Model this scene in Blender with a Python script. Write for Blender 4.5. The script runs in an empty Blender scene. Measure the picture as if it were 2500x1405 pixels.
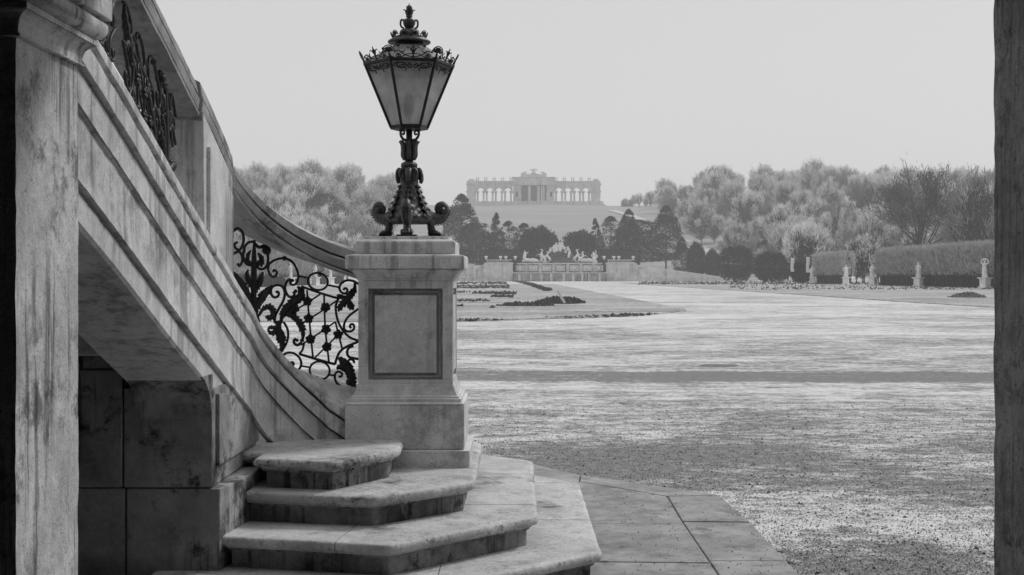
import bpy, bmesh, math, random
import numpy as np
from mathutils import Vector, Matrix, noise as mnoise

R = math.radians
PI = math.pi
random.seed(7)
rng = np.random.default_rng(11)
scene = bpy.context.scene
COL = scene.collection

# ------------------------------------------------------------------ camera
F, VX, HY, EYE = 3300.0, 1259.0, 675.0, 1.5      # focal length and horizon in photo pixels, eye height in metres
cam_data = bpy.data.cameras.new('camera')
cam = bpy.data.objects.new('camera', cam_data)
COL.objects.link(cam)
cam.location = (0, 0, EYE)
cam.rotation_euler = (R(90), 0, 0)
cam_data.sensor_width = 36.0
cam_data.lens = 36.0 * F / 2500.0
cam_data.shift_x = -(VX - 1250.0) / 2500.0
cam_data.shift_y = -(702.5 - HY) / 2500.0
cam_data.clip_start = 0.05
cam_data.clip_end = 9000
scene.camera = cam

# ------------------------------------------------------------------ sky, sun, exposure
world = bpy.data.worlds.new('World')
scene.world = world
world.use_nodes = True
wt = world.node_tree
wt.nodes.clear()
SUN_EL, SUN_AZ = 42.0, 52.0                       # azimuth clockwise from +Y (garden side, to the right)
sky = wt.nodes.new('ShaderNodeTexSky')
sky.sky_type = 'NISHITA'
sky.sun_disc = False
sky.sun_elevation = R(SUN_EL)
sky.sun_rotation = R(SUN_AZ)
sky.dust_density = 0.3
sky.air_density = 0.7
hs = wt.nodes.new('ShaderNodeHueSaturation')      # a winter overcast in black and white: no hue
hs.inputs['Saturation'].default_value = 0.0
hs.inputs['Value'].default_value = 0.45
bg1 = wt.nodes.new('ShaderNodeBackground')
bg1.inputs['Strength'].default_value = 0.05
bg2 = wt.nodes.new('ShaderNodeBackground')        # even cloud cover
bg2.inputs['Color'].default_value = (1, 1, 1, 1)
bg2.inputs['Strength'].default_value = 0.48
addn = wt.nodes.new('ShaderNodeAddShader')
outw = wt.nodes.new('ShaderNodeOutputWorld')
wt.links.new(sky.outputs[0], hs.inputs['Color'])
wt.links.new(hs.outputs[0], bg1.inputs['Color'])
wt.links.new(bg1.outputs[0], addn.inputs[0])
wt.links.new(bg2.outputs[0], addn.inputs[1])
wt.links.new(addn.outputs[0], outw.inputs['Surface'])

sun_d = bpy.data.lights.new('sun', 'SUN')
sun_d.energy = 1.5
sun_d.angle = R(12)
sun_d.color = (1, 1, 1)
sun = bpy.data.objects.new('sun', sun_d)
COL.objects.link(sun)
sdir = Vector((math.sin(R(SUN_AZ)) * math.cos(R(SUN_EL)), math.cos(R(SUN_AZ)) * math.cos(R(SUN_EL)), math.sin(R(SUN_EL))))
sun.rotation_euler = sdir.to_track_quat('Z', 'Y').to_euler()

scene.view_settings.view_transform = 'Standard'
scene.view_settings.look = 'None'
scene.view_settings.exposure = 0.12
scene.view_settings.gamma = 1.0
scene.view_settings.use_curve_mapping = False
cy = scene.cycles
cy.use_denoising = True
cy.max_bounces = 6
cy.diffuse_bounces = 4
cy.glossy_bounces = 2
cy.transmission_bounces = 3
cy.volume_bounces = 1
cy.transparent_max_bounces = 8
cy.use_adaptive_sampling = False
cy.sample_clamp_indirect = 4.0
cy.caustics_reflective = False
cy.caustics_refractive = False


def at(px, py, d):
    """photo pixel at distance d (metres along the garden axis) -> point in the place"""
    return Vector(((px - VX) * d / F, d, EYE - (py - HY) * d / F))


# ------------------------------------------------------------------ mesh helpers
class MB:
    def __init__(self):
        self.v = []
        self.f = []

    def add(self, verts, faces):
        b = len(self.v)
        self.v.extend([tuple(p) for p in verts])
        self.f.extend([tuple(i + b for i in f) for f in faces])
        return self

    def box(self, x0, x1, y0, y1, z0, z1):
        v = [(x0, y0, z0), (x1, y0, z0), (x1, y1, z0), (x0, y1, z0), (x0, y0, z1), (x1, y0, z1), (x1, y1, z1), (x0, y1, z1)]
        return self.add(v, [(3, 2, 1, 0), (4, 5, 6, 7), (0, 1, 5, 4), (1, 2, 6, 5), (2, 3, 7, 6), (3, 0, 4, 7)])

    def rings(self, rings, cap=True, closed=True):
        b = len(self.v)
        n = len(rings[0])
        for r in rings:
            self.v.extend([tuple(p) for p in r])
        m = n if closed else n - 1
        for i in range(len(rings) - 1):
            for j in range(m):
                k = (j + 1) % n
                self.f.append((b + i * n + j, b + i * n + k, b + (i + 1) * n + k, b + (i + 1) * n + j))
        if cap and closed:
            self.f.append(tuple(b + j for j in reversed(range(n))))
            e = b + (len(rings) - 1) * n
            self.f.append(tuple(e + j for j in range(n)))
        return self

    def lathe(self, prof, c=(0, 0, 0), n=16, rot=0.0):
        rr = []
        for (r, z) in prof:
            rr.append([(c[0] + r * math.cos(rot + 2 * PI * i / n), c[1] + r * math.sin(rot + 2 * PI * i / n), c[2] + z) for i in range(n)])
        return self.rings(rr)

    def tube(self, pts, rad, n=6, flat=None):
        """tube through pts; rad number or list; flat=(normal, factor) squashes it along a direction"""
        P = [Vector(p) for p in pts]
        m = len(P)
        if m < 2:
            return self
        if not hasattr(rad, '__len__'):
            rad = [rad] * m
        rr = []
        up = None
        for i in range(m):
            t = (P[min(i + 1, m - 1)] - P[max(i - 1, 0)])
            if t.length < 1e-9:
                t = Vector((0, 0, 1))
            t.normalize()
            if up is None:
                a = Vector((0, 0, 1)) if abs(t.z) < .9 else Vector((1, 0, 0))
                up = (a - t * a.dot(t)).normalized()
            else:
                up = up - t * up.dot(t)
                if up.length < 1e-6:
                    a = Vector((0, 0, 1)) if abs(t.z) < .9 else Vector((1, 0, 0))
                    up = a - t * a.dot(t)
                up.normalize()
            sd = t.cross(up)
            ring = []
            for j in range(n):
                a = 2 * PI * j / n
                o = (up * math.cos(a) + sd * math.sin(a)) * rad[i]
                if flat:
                    o -= flat[0] * (o.dot(flat[0]) * (1 - flat[1]))
                ring.append(P[i] + o)
            rr.append(ring)
        return self.rings(rr)

    def sphere(self, c, r, n=8, m=6, sc=(1, 1, 1)):
        rr = []
        for i in range(m + 1):
            t = PI * min(max(i / m, .02), .98)
            rr.append([(c[0] + sc[0] * r * math.sin(t) * math.cos(2 * PI * j / n), c[1] + sc[1] * r * math.sin(t) * math.sin(2 * PI * j / n), c[2] - sc[2] * r * math.cos(t)) for j in range(n)])
        return self.rings(rr)

    def mesh(self, name):
        me = bpy.data.meshes.new(name)
        me.from_pydata(self.v, [], self.f)
        me.update()
        return me

    def build(self, name, mat, parent=None, smooth=False, bevel=0, **tags):
        return mkobj(name, self.mesh(name), mat, parent, smooth, bevel, **tags)


def mkobj(name, me, mat=None, parent=None, smooth=False, bevel=0, **tags):
    o = bpy.data.objects.new(name, me)
    COL.objects.link(o)
    if mat is not None and me is not None and len(me.materials) == 0:
        me.materials.append(mat)
    if smooth and me is not None:
        me.polygons.foreach_set('use_smooth', [True] * len(me.polygons))
    if parent is not None:
        o.parent = parent
    if bevel:
        m = o.modifiers.new('worn_edge', 'BEVEL')
        m.width = bevel
        m.segments = 2
        m.limit_method = 'ANGLE'
        m.angle_limit = R(35)
    tag(o, **tags)
    return o


def tag(o, label=None, cat=None, group=None, kind=None):
    if label:
        o['label'] = label
    if cat:
        o['category'] = cat
    if group:
        o['group'] = group
    if kind:
        o['kind'] = kind
    return o


def thing(name, loc, label, cat, group=None, rz=0):
    o = bpy.data.objects.new(name, None)
    COL.objects.link(o)
    o.location = loc
    o.rotation_euler = (0, 0, rz)
    return tag(o, label, cat, group)


def local(o, parent):
    """keep a part that was built in world coordinates in place under its thing"""
    o.parent = parent
    o.matrix_parent_inverse = parent.matrix_basis.inverted()
    return o


def copy_tree(o, parent=None):
    c = o.copy()
    COL.objects.link(c)
    c.parent = parent
    for ch in o.children:
        copy_tree(ch, c)
    return c


def smooth_path(pts, per=5):
    """Catmull-Rom through 2D or 3D points"""
    P = [np.array(p, float) for p in pts]
    P = [2 * P[0] - P[1]] + P + [2 * P[-1] - P[-2]]
    out = []
    for i in range(1, len(P) - 2):
        for k in range(per):
            t = k / per
            a, b, c, d = P[i - 1], P[i], P[i + 1], P[i + 2]
            out.append(.5 * ((2 * b) + (c - a) * t + (2 * a - 5 * b + 4 * c - d) * t * t + (-a + 3 * b - 3 * c + d) * t ** 3))
    out.append(P[-2])
    return out


# ------------------------------------------------------------------ materials (a black-and-white photograph: greys only)
class NT:
    def __init__(self, name):
        self.m = bpy.data.materials.new(name)
        self.m.use_nodes = True
        self.t = self.m.node_tree
        self.t.nodes.clear()
        self.out = self.t.nodes.new('ShaderNodeOutputMaterial')

    def n(self, typ, ins=None, **props):
        nd = self.t.nodes.new('ShaderNode' + typ)
        for k, v in props.items():
            setattr(nd, k, v)
        for k, v in (ins or {}).items():
            self.set(nd, k, v)
        return nd

    def set(self, nd, k, v):
        s = nd.inputs[k]
        if hasattr(v, 'bl_idname') or isinstance(v, bpy.types.NodeSocket):
            self.t.links.new(v if isinstance(v, bpy.types.NodeSocket) else v.outputs[0], s)
        else:
            s.default_value = v

    def pos(self, scale=(1, 1, 1), obj=False):
        g = self.n('TexCoord').outputs['Object'] if obj else self.n('NewGeometry').outputs['Position']
        mp = self.n('Mapping', {'Vector': g, 'Scale': scale})
        return mp

    def noise(self, vec, scale, detail=5, rough=.55, dist=0.):
        return self.n('TexNoise', {'Vector': vec, 'Scale': scale, 'Detail': detail, 'Roughness': rough, 'Distortion': dist}).outputs[0]

    def ramp(self, fac, a, b, va=0., vb=1.):
        return self.n('MapRange', {0: fac, 1: a, 2: b, 3: va, 4: vb}, interpolation_type='SMOOTHSTEP').outputs[0]

    def math(self, op, a, b=0.):
        return self.n('Math', {0: a, 1: b}, operation=op).outputs[0]

    def mix(self, fac, a, b):
        nd = self.n('Mix', data_type='FLOAT')
        self.set(nd, 0, fac)
        self.set(nd, 2, a)
        self.set(nd, 3, b)
        return nd.outputs[0]

    def grey(self, val):
        c = self.n('CombineColor', {0: val, 1: val, 2: val})
        return c.outputs[0]

    def bump(self, h, strength, dist):
        return self.n('Bump', {'Height': h, 'Strength': strength, 'Distance': dist}).outputs[0]

    def principled(self, val, rough=.85, normal=None, spec=.3, **kw):
        p = self.n('BsdfPrincipled', {'Roughness': rough, 'Specular IOR Level': spec})
        self.set(p, 'Base Color', self.grey(val) if not isinstance(val, (int, float)) else (val, val, val, 1))
        if normal is not None:
            self.set(p, 'Normal', normal)
        for k, v in kw.items():
            self.set(p, k, v)
        self.t.links.new(p.outputs[0], self.out.inputs['Surface'])
        return p


def stone_mat(name, lo, hi, grime=.5, streak=.5, frost=0., scale=1., pits=.5, rough_bump=.6, seed=0., crust=0.):
    """weathered limestone: cloudy tone, rain streaks, dark crusts, pits; a dusting of frost on what faces up"""
    t = NT(name)
    p = t.n('Mapping', {'Vector': t.n('NewGeometry').outputs['Position'], 'Location': (seed, seed * .7, seed * .3)})
    cloud = t.noise(p, 2.2 * scale, 7, .66, .15)
    val = t.ramp(cloud, .32, .68, lo, hi)
    vein = t.noise(p, 6 * scale, 8, .7, .5)
    val = t.math('MULTIPLY', val, t.ramp(vein, .3, .65, .80, 1.08))
    ps = t.n('Mapping', {'Vector': p, 'Scale': (9 * scale, 9 * scale, .55 * scale)})
    st = t.noise(ps, 1.6, 7, .66, .08)
    st = t.math('MULTIPLY', t.ramp(st, .49, .62), t.ramp(t.noise(p, .9 * scale, 4), .40, .56))
    val = t.math('MULTIPLY', val, t.math('SUBTRACT', 1., t.math('MULTIPLY', st, streak)))
    gr = t.noise(p, 3.6 * scale, 10, .76, .1)
    gm = t.math('MULTIPLY', t.ramp(gr, .5, .62), t.ramp(t.noise(p, 1.1 * scale, 3), .44, .58))
    val = t.math('MULTIPLY', val, t.math('SUBTRACT', 1., t.math('MULTIPLY', gm, grime)))
    sp_ = t.noise(p, 190, 2, .6)
    val = t.math('MULTIPLY', val, t.ramp(sp_, .3, .7, .84, 1.10))
    pit = t.noise(p, 70, 3, .6)
    pm = t.ramp(pit, .64, .72)
    val = t.math('MULTIPLY', val, t.math('SUBTRACT', 1., t.math('MULTIPLY', pm, pits)))
    if crust:
        c1 = t.math('MULTIPLY', t.ramp(t.noise(p, 34, 6, .8), .50, .60), t.ramp(t.noise(p, 3.2, 6, .7), .44, .60))
        val = t.math('MULTIPLY', val, t.math('SUBTRACT', 1., t.math('MULTIPLY', c1, crust)))
    if frost:
        nz = t.n('SeparateXYZ', {0: t.n('NewGeometry').outputs['Normal']}).outputs[2]
        fm = t.math('MULTIPLY', t.ramp(nz, .55, .95), t.ramp(t.noise(p, 4.5, 7, .7), .32, .56))
        val = t.mix(t.math('MULTIPLY', fm, frost), val, .78)
    h = t.math('ADD', t.math('MULTIPLY', t.noise(p, 28, 6, .65), .6), t.math('MULTIPLY', t.math('SUBTRACT', 1., pm), .25))
    h = t.math('ADD', h, t.math('MULTIPLY', gr, .5))
    t.principled(val, .82, t.bump(h, rough_bump, .016), .25)
    return t.m


def plain_mat(name, lo, hi, scale=8., rough=.7, bump=.3, spec=.3, dist=.01, metallic=0., obj=False):
    t = NT(name)
    p = t.pos(obj=obj)
    nz = t.noise(p, scale, 6, .65)
    t.principled(t.ramp(nz, .3, .7, lo, hi), rough, t.bump(nz, bump, dist), spec, Metallic=metallic)
    return t.m


M = {}
M['stone'] = stone_mat('pale_limestone', .26, .52, .62, .55, .55)
M['ped'] = stone_mat('pedestal_limestone', .56, .72, .35, .45, .75, pits=.6, rough_bump=.45, seed=3.)
M['pedpanel'] = stone_mat('pedestal_panel_limestone', .50, .64, .25, .3, .2, pits=.3, rough_bump=.3, seed=8.)
M['pedframe'] = stone_mat('shaded_panel_frame', .24, .38, .5, .5, 0., seed=18.)  # toned darker for the shade in the sunk frame
M['step'] = stone_mat('step_limestone', .42, .72, .75, .2, .40, pits=.7, rough_bump=.9, seed=5., crust=.7)
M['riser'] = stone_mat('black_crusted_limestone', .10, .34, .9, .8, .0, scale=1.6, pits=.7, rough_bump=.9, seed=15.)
M['string'] = stone_mat('stair_wall_limestone', .60, .74, .4, .45, .35, rough_bump=.5, seed=12.)
M['rail'] = stone_mat('handrail_limestone', .26, .44, .6, .35, .6, pits=.6, seed=21.)
M['groove_shade'] = stone_mat('shade_painted_grooves', .04, .12, .5, .3, 0., seed=91.)  # shade of the grooves put into the colour
M['dark_stone'] = stone_mat('stained_shaded_limestone', .12, .34, .95, .92, .0, seed=31.)  # black stains, with shade added to the tone
M['pierstone'] = stone_mat('pier_limestone', .12, .46, .8, .75, .1, seed=71.)
M['pillar'] = stone_mat('streaked_limestone', .56, .80, .65, .6, .3, scale=1.7, rough_bump=.6, seed=41.)
M['rough_pillar'] = stone_mat('rough_limestone', .3, .5, .6, .3, .0, scale=3., pits=.8, rough_bump=1., seed=51.)
M['paving'] = stone_mat('paving_stone', .20, .40, .55, .1, .15, pits=.5, rough_bump=.4, seed=61.)
M['iron'] = plain_mat('black_iron', .008, .022, 30, .5, .3, .4, .003)
M['bronze'] = plain_mat('dark_cast_iron', .018, .06, 25, .42, .8, .6, .006)
M['floor'] = stone_mat('arcade_floor_stone', .08, .16, .4, .1, 0., seed=81.)
M['dull_wall'] = plain_mat('shading_plaster', .10, .14, 2, .9)  # unseen walls, toned dark to deepen the shade

# ================================================================== THE SETTING NEAR BY
# ------------------------------------------------------------------ ground of gravel under thin snow
def gravel_mat(name, extra):
    t = NT(name)
    geo = t.n('NewGeometry').outputs['Position']
    p = t.n('Mapping', {'Vector': geo})
    wide = t.n('Mapping', {'Vector': geo, 'Scale': (.55, 1., 1.)})
    big = t.noise(wide, .16, 6, .62, .3)
    mid = t.noise(wide, 1.1, 6, .65, .4)
    fine = t.noise(p, 9., 6, .75)
    grain = t.noise(p, 60., 3, .75)
    grit = t.noise(p, 150., 2, .6)
    cov = t.math('ADD', t.math('MULTIPLY', big, .70), t.math('MULTIPLY', mid, .60))
    cov = t.math('ADD', cov, t.math('MULTIPLY', fine, .80))
    cov = t.math('ADD', cov, t.math('MULTIPLY', grain, .90))
    patch = t.noise(wide, 3.4, 5, .7, .2)
    cov = t.math('ADD', cov, t.math('MULTIPLY', t.math('SUBTRACT', patch, .5), .75))
    cov = t.math('ADD', cov, extra)
    # bare ground: a wide patch beside the steps and one along the paving
    xyz = t.n('SeparateXYZ', {0: geo})
    def blob(cx, cy_, rx, ry, amt):
        dx = t.math('DIVIDE', t.math('SUBTRACT', xyz.outputs[0], cx), rx)
        dy = t.math('DIVIDE', t.math('SUBTRACT', xyz.outputs[1], cy_), ry)
        d = t.math('SQRT', t.math('ADD', t.math('MULTIPLY', dx, dx), t.math('MULTIPLY', dy, dy)))
        return t.math('MULTIPLY', t.ramp(d, 1., .25), amt)
    bare = t.math('ADD', blob(1.5, 10.9, 2.4, 2.1, .20), blob(1.9, 7.1, .75, 1.2, .22))
    wv = t.math('MULTIPLY', t.math('SUBTRACT', t.noise(t.n('Mapping', {'Vector': geo, 'Scale': (1., .2, 1.)}), .8, 7, .75), .5), 1.3)
    yy = t.math('ADD', t.math('ADD', xyz.outputs[1], t.math('MULTIPLY', xyz.outputs[0], .035)), wv)
    trk = t.math('ABSOLUTE', t.math('SUBTRACT', yy, 20.3))
    bare = t.math('ADD', bare, t.math('MULTIPLY', t.ramp(trk, 1.30, .7), .23))
    bare = t.math('ADD', bare, blob(3.6, 9.6, 1.6, .9, .10))
    bare = t.math('ADD', bare, blob(0.0, 11.0, 2.2, 1.6, .10))
    dist = t.ramp(xyz.outputs[1], 12., 60., 0., .07)
    cov = t.math('ADD', t.math('SUBTRACT', cov, bare), dist)
    snow = t.ramp(cov, 1.35, 1.66)
    stone = t.ramp(t.math('ADD', t.math('MULTIPLY', grain, .6), t.math('MULTIPLY', grit, .4)), .36, .64, .07, .44)
    stone = t.math('MULTIPLY', stone, t.ramp(fine, .3, .7, .7, 1.25))
    val = t.mix(snow, stone, .80)
    h = t.math('ADD', t.math('ADD', t.math('MULTIPLY', grain, 1.), t.math('MULTIPLY', fine, .8)), t.math('MULTIPLY', grit, .5))
    t.principled(val, .95, t.bump(h, .7, .012), .1)
    return t.m


M['gravel'] = gravel_mat('gravel_with_thin_snow', .0)
M['bare_gravel'] = gravel_mat('gravel_swept_of_snow', -.34)


def grid_mesh(name, xs, ys, zf):
    v = [(x, y, zf(x, y)) for y in ys for x in xs]
    nx = len(xs)
    f = [(j * nx + i, j * nx + i + 1, (j + 1) * nx + i + 1, (j + 1) * nx + i) for j in range(len(ys) - 1) for i in range(nx - 1)]
    me = bpy.data.meshes.new(name)
    me.from_pydata(v, [], f)
    me.update()
    return me


SIDE_Y = [0, 280, 360, 430, 520, 620, 720, 850, 1000, 1400, 4000]
SIDE_Z = [0, 0, 3, 8, 17.5, 29.5, 41, 51, 54, 54, 54]


def terrain(x, y):
    t = min(max((y - 425) / 535.0, 0), 1)
    mid = 52 * t * (1.25 - .25 * t)
    side = float(np.interp(y, SIDE_Y, SIDE_Z))
    a = abs(x - 13)
    k = min(max((a - (50 + .02 * y)) / 45.0, 0), 1)
    k = k * k * (3 - 2 * k)
    z = mid * (1 - k) + side * k
    if y > 440:
        z += .5 * math.sin(x * .06 + y * .02) * min(1, (y - 440) / 100)
    return z


gx = sorted(set([-2400, -1500, -1000, -700] + list(range(-500, 521, 10)) + [700, 1000, 1500, 2400]))
gy = [-60, -20, 0, 6, 12, 25, 60, 120, 200, 260] + list(range(280, 1001, 10)) + [1050, 1100, 1200, 1400, 2000, 2600]


def ground_slice(name, ys, mat):
    o = mkobj(name, grid_mesh(name, gx, ys, terrain), mat, smooth=True)
    o['kind'] = 'structure'
    return o


near_ys = [y for y in gy if y <= 430]
far_ys = [y for y in gy if y >= 430]
ground = ground_slice('ground', near_ys, M['gravel'])


def meadow_mat():
    t = NT('frosted_meadow')
    p = t.pos((.25, 1., 1.))
    a = t.noise(p, .05, 7, .65, .4)
    b = t.noise(t.pos((.3, 1, 1)), .9, 6, .7)
    v = t.math('ADD', t.ramp(a, .3, .7, .0, .10), t.ramp(b, .3, .7, .24, .36))
    t.principled(v, .95, t.bump(b, .5, .2), .1)
    return t.m


M['meadow'] = meadow_mat()
hill = ground_slice('hill', far_ys, M['meadow'])

# ------------------------------------------------------------------ paving slabs round the foot of the stairs
pav = thing('stone_paving', (0.9, 8, 0), 'grey stone slab paving around the foot of the steps', 'paving')
pav['kind'] = 'structure'
del pav['category']


def slab(poly, z0, z1, name, mat, parent, bevel=.006):
    n = len(poly)
    v = [(x, y, z0) for x, y in poly] + [(x, y, z1) for x, y in poly]
    f = [tuple(reversed(range(n))), tuple(range(n, 2 * n))] + [(i, (i + 1) % n, n + (i + 1) % n, n + i) for i in range(n)]
    me = bpy.data.meshes.new(name)
    me.from_pydata(v, [], f)
    me.update()
    o = mkobj(name, me, mat, None, False, bevel)
    return local(o, parent)


g_ = .004
for (poly, dz) in [
    ([(.3, 4.9), (1.01 - g_, 4.9), (1.01 - g_, 5.95), (.3, 5.95)], 0),
    ([(.3, 5.96), (1.01 - g_, 5.96), (1.01 - g_, 6.992), (.3, 7.03)], .001),
    ([(.3, 7.048), (1.01 - g_, 7.010), (1.01 - g_, 8.082), (.3, 8.12)], .003),
    ([(.3, 8.140), (1.01 - g_, 8.102), (1.02 - g_, 9.13), (.46, 9.78), (.3, 9.7)], 0),
    ([(1.01 + g_, 5.3), (1.41, 5.3), (1.412, 7.052), (1.01 + g_, 7.052)], .002),
    ([(1.01 + g_, 7.07), (1.412, 7.07), (1.417, 8.160), (1.01 + g_, 8.180)], 0),
    ([(1.01 + g_, 8.20), (1.417, 8.18), (1.38, 9.168), (1.03, 9.112)], .002),
    ([(1.03, 9.135), (1.375, 9.19), (.49, 10.1), (.465, 9.79)], .001),
    ([(.455, 9.79), (.48, 10.11), (.15, 10.69), (-1.2, 10.9), (-1.2, 9.5), (.1, 9.5)], .0)]:
    slab(poly, -.05, .014 + dz, 'paving_slab', M['paving'], pav)

# ------------------------------------------------------------------ the stairs
stairs = thing('garden_staircase', (-1.4, 7.5, 0), 'pale stone outdoor staircase with rounded lower steps beside the lamp pedestal', 'staircase')


def offset_poly(poly, d):
    """inset a closed CCW polygon by d with mitred corners"""
    n = len(poly)
    out = []
    for i in range(n):
        p0, p1, p2 = (Vector(poly[i - 1]), Vector(poly[i]), Vector(poly[(i + 1) % n]))
        a = (p1 - p0).normalized()
        b = (p2 - p1).normalized()
        na = Vector((-a.y, a.x))
        nb = Vector((-b.y, b.x))
        m = na + nb
        m = m / max(m.dot(na), .3)
        out.append((p1.x + m.x * d, p1.y + m.y * d))
    return out


STEP_PROF = [(.030, .0), (.016, -.0015), (.007, -.006), (.0015, -.014), (.0, -.024), (.002, -.034), (.008, -.041), (.018, -.045), (.034, -.046), (.034, -.056), (.040, -.058), (.044, -.068), (.058, -.070), (.060, -.150)]


def resample(poly, step=.045):
    """cut the long edges so that the worn nosing can wander a little; corners are eased"""
    n = len(poly)
    out = []
    for i in range(n):
        a = Vector(poly[i])
        b = Vector(poly[(i + 1) % n])
        L = (b - a).length
        if a.x < -1.5 or b.x < -1.5:
            out.append(tuple(a))
            continue
        c = Vector(poly[i - 1])
        e = min(.035, L * .3)
        d0 = (a - c).normalized()
        d1 = (b - a).normalized()
        if i > 0 and c.x > -1.5:
            out += [tuple(a - d0 * e), tuple(a - d0 * e * .3 + d1 * e * .3), tuple(a + d1 * e)]
            st = e
        else:
            out.append(tuple(a))
            st = 0
        k = max(1, int((L - st - .05) / step))
        for q in range(1, k):
            out.append(tuple(a + d1 * (st + (L - st - .05) * q / k)))
    return out


def step_solid(poly, ztop):
    poly = resample(poly)
    rings = []
    for (d, dz) in STEP_PROF:
        ring = offset_poly(poly, d)
        rr = []
        for (x, y) in ring:
            w = .003 * mnoise.noise((x * 9, y * 9, ztop * 7 + dz * 30)) - .006 * max(0, mnoise.noise((x * 22, y * 22, ztop * 7 + dz * 40)) - .25) * (1 if -.045 < dz < -.001 else 0) + .006 * mnoise.noise((x * 2.1, y * 2.1, ztop * 5))
            rr.append((x + w, y + w * .7, ztop + dz + .3 * w))
        rings.append(rr)
    mb = MB()
    mb.rings(list(reversed(rings)))
    bm = bmesh.new()
    vs = [bm.verts.new(v) for v in mb.v]
    for f in mb.f:
        bm.faces.new([vs[i] for i in f])
    bm.normal_update()
    bmesh.ops.recalc_face_normals(bm, faces=bm.faces[:])
    return bm


def cut_stones(bm, cells, name, mat, parent):
    """cells: list of lists of (point, normal) half-spaces to keep (on the side the normal points away from)"""
    for cell in cells:
        b = bm.copy()
        for (co, no) in cell:
            r = bmesh.ops.bisect_plane(b, geom=b.verts[:] + b.edges[:] + b.faces[:], plane_co=co, plane_no=no, clear_outer=True)
            ed = [e for e in r['geom_cut'] if isinstance(e, bmesh.types.BMEdge)]
            if ed:
                bmesh.ops.holes_fill(b, edges=ed)
        me = bpy.data.meshes.new(name)
        b.to_mesh(me)
        b.free()
        o = mkobj(name, me, mat)
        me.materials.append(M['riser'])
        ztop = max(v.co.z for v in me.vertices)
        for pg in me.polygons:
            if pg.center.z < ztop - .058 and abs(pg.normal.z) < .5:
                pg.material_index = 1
        me.polygons.foreach_set('use_smooth', [True] * len(me.polygons))
        es = o.modifiers.new('edge', 'EDGE_SPLIT')
        es.split_angle = R(32)
        o.modifiers.new('flat_treads', 'WEIGHTED_NORMAL').weight = 80
        local(o, parent)
    bm.free()


J = .0022
A_ = [(-1.66, 5.45), (-.77, 5.45), (.422, 6.6), (.42, 8.82), (-.12, 9.55), (-4.2, 9.55), (-4.2, 6.4), (-1.66, 6.4)]
B_ = [(-1.38, 6.24), (-.55, 6.03), (.113, 6.75), (.11, 8.8), (-.25, 9.17), (-4.2, 9.17), (-4.2, 6.5), (-1.38, 6.5)]
C_ = [(-1.38, 6.58), (-.668, 6.43), (-.21, 6.89), (-.21, 8.55), (-.45, 8.8), (-4.2, 8.8), (-4.2, 6.8), (-1.38, 6.8)]
D_ = [(-1.298, 6.675), (-.87, 6.57), (-.605, 7.03), (-.62, 7.6), (-.72, 8.42), (-4.2, 8.42), (-4.2, 6.9), (-1.298, 6.9)]
X_, Y_ = Vector((1, 0, 0)), Vector((0, 1, 0))


def yb(a):
    return ((0, a - 2.2 * J, 0), Y_)


def ya(a):
    return ((0, a + 2.2 * J, 0), -Y_)


def xb(a, n=X_):
    return ((a - J, 6.4, 0), n)


def xa(a, n=X_):
    return ((a + J, 6.4, 0), -n)


nB = Vector((1, -.12, 0)).normalized()
nC = Vector((1, .35, 0)).normalized()
cut_stones(step_solid(A_, .15), [[yb(7.49), xb(-.35)], [yb(7.49), xa(-.35)], [ya(7.49), yb(8.83)], [ya(8.83)]], 'step_stone', M['step'], stairs)
cut_stones(step_solid(B_, .30), [[yb(7.11), xb(-.78, nB)], [yb(7.11), xa(-.78, nB)], [ya(7.11), yb(8.2)], [ya(8.2)]], 'step_stone', M['step'], stairs)
cut_stones(step_solid(C_, .45), [[yb(7.38), xb(-1.25, nC)], [yb(7.38), xa(-1.25, nC)], [ya(7.38)]], 'step_stone', M['step'], stairs)
cut_stones(step_solid(D_, .60), [[yb(7.6)], [ya(7.6)]], 'step_stone', M['step'], stairs)
# the upper flight behind the balustrade
for k in range(5, 17):
    z = .15 * k
    y1 = 7.05 + (1.02 - z) / .36 + .42
    b = MB().box(-4.0, -1.79, y1 - .62, y1, z - .2, z)
    local(b.build('tread', M['step'], None, bevel=.01), stairs)

# ------------------------------------------------------------------ the balustrade: plan curve and heights (metres)
SS = np.linspace(0, 4.9, 491)
_a = np.clip((SS - .17) / .6, 0, PI / 2)
_ds = SS[1] - SS[0]
CX = -.86 - np.concatenate([[0], np.cumsum(np.cos(_a))[:-1] * _ds])
CYY = 7.69 - np.concatenate([[0], np.cumsum(np.sin(_a))[:-1] * _ds])


def table(pts):
    s = [p[0] for p in pts]
    z = [p[1] for p in pts]
    zz = np.interp(SS, s, z)
    k = np.ones(31) / 31
    pad = np.concatenate([zz[0] - (zz[1:16][::-1] - zz[0]), zz, zz[-1] + (zz[-1] - zz[-16:-1][::-1])])
    return np.convolve(pad, k, 'valid')


ZR = table([(0, 1.478), (.2, 1.54), (.36, 1.6), (.52, 1.676), (.72, 1.788), (.88, 1.888), (1.03, 1.968), (1.3, 2.085), (1.68, 2.228), (1.99, 2.335), (2.36, 2.465), (2.79, 2.608), (4.9, 3.33)])
ZS = table([(0, .70), (.08, .757), (.19, .835), (.4, .945), (.62, 1.083), (1.0, 1.278), (1.56, 1.468), (2.16, 1.684), (2.72, 1.884), (3.1, 2.028), (3.48, 2.17), (3.78, 2.275), (4.9, 2.68)])
ZC = np.maximum(np.interp(SS, [0, .16, .26, .38, .62, .8, 4.9], [.862, .885, .925, .978, 1.10, 1.195, 0]), ZS + .012)
WN = .24 + .03 * np.clip(SS / 1.1, 0, 1)


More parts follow.
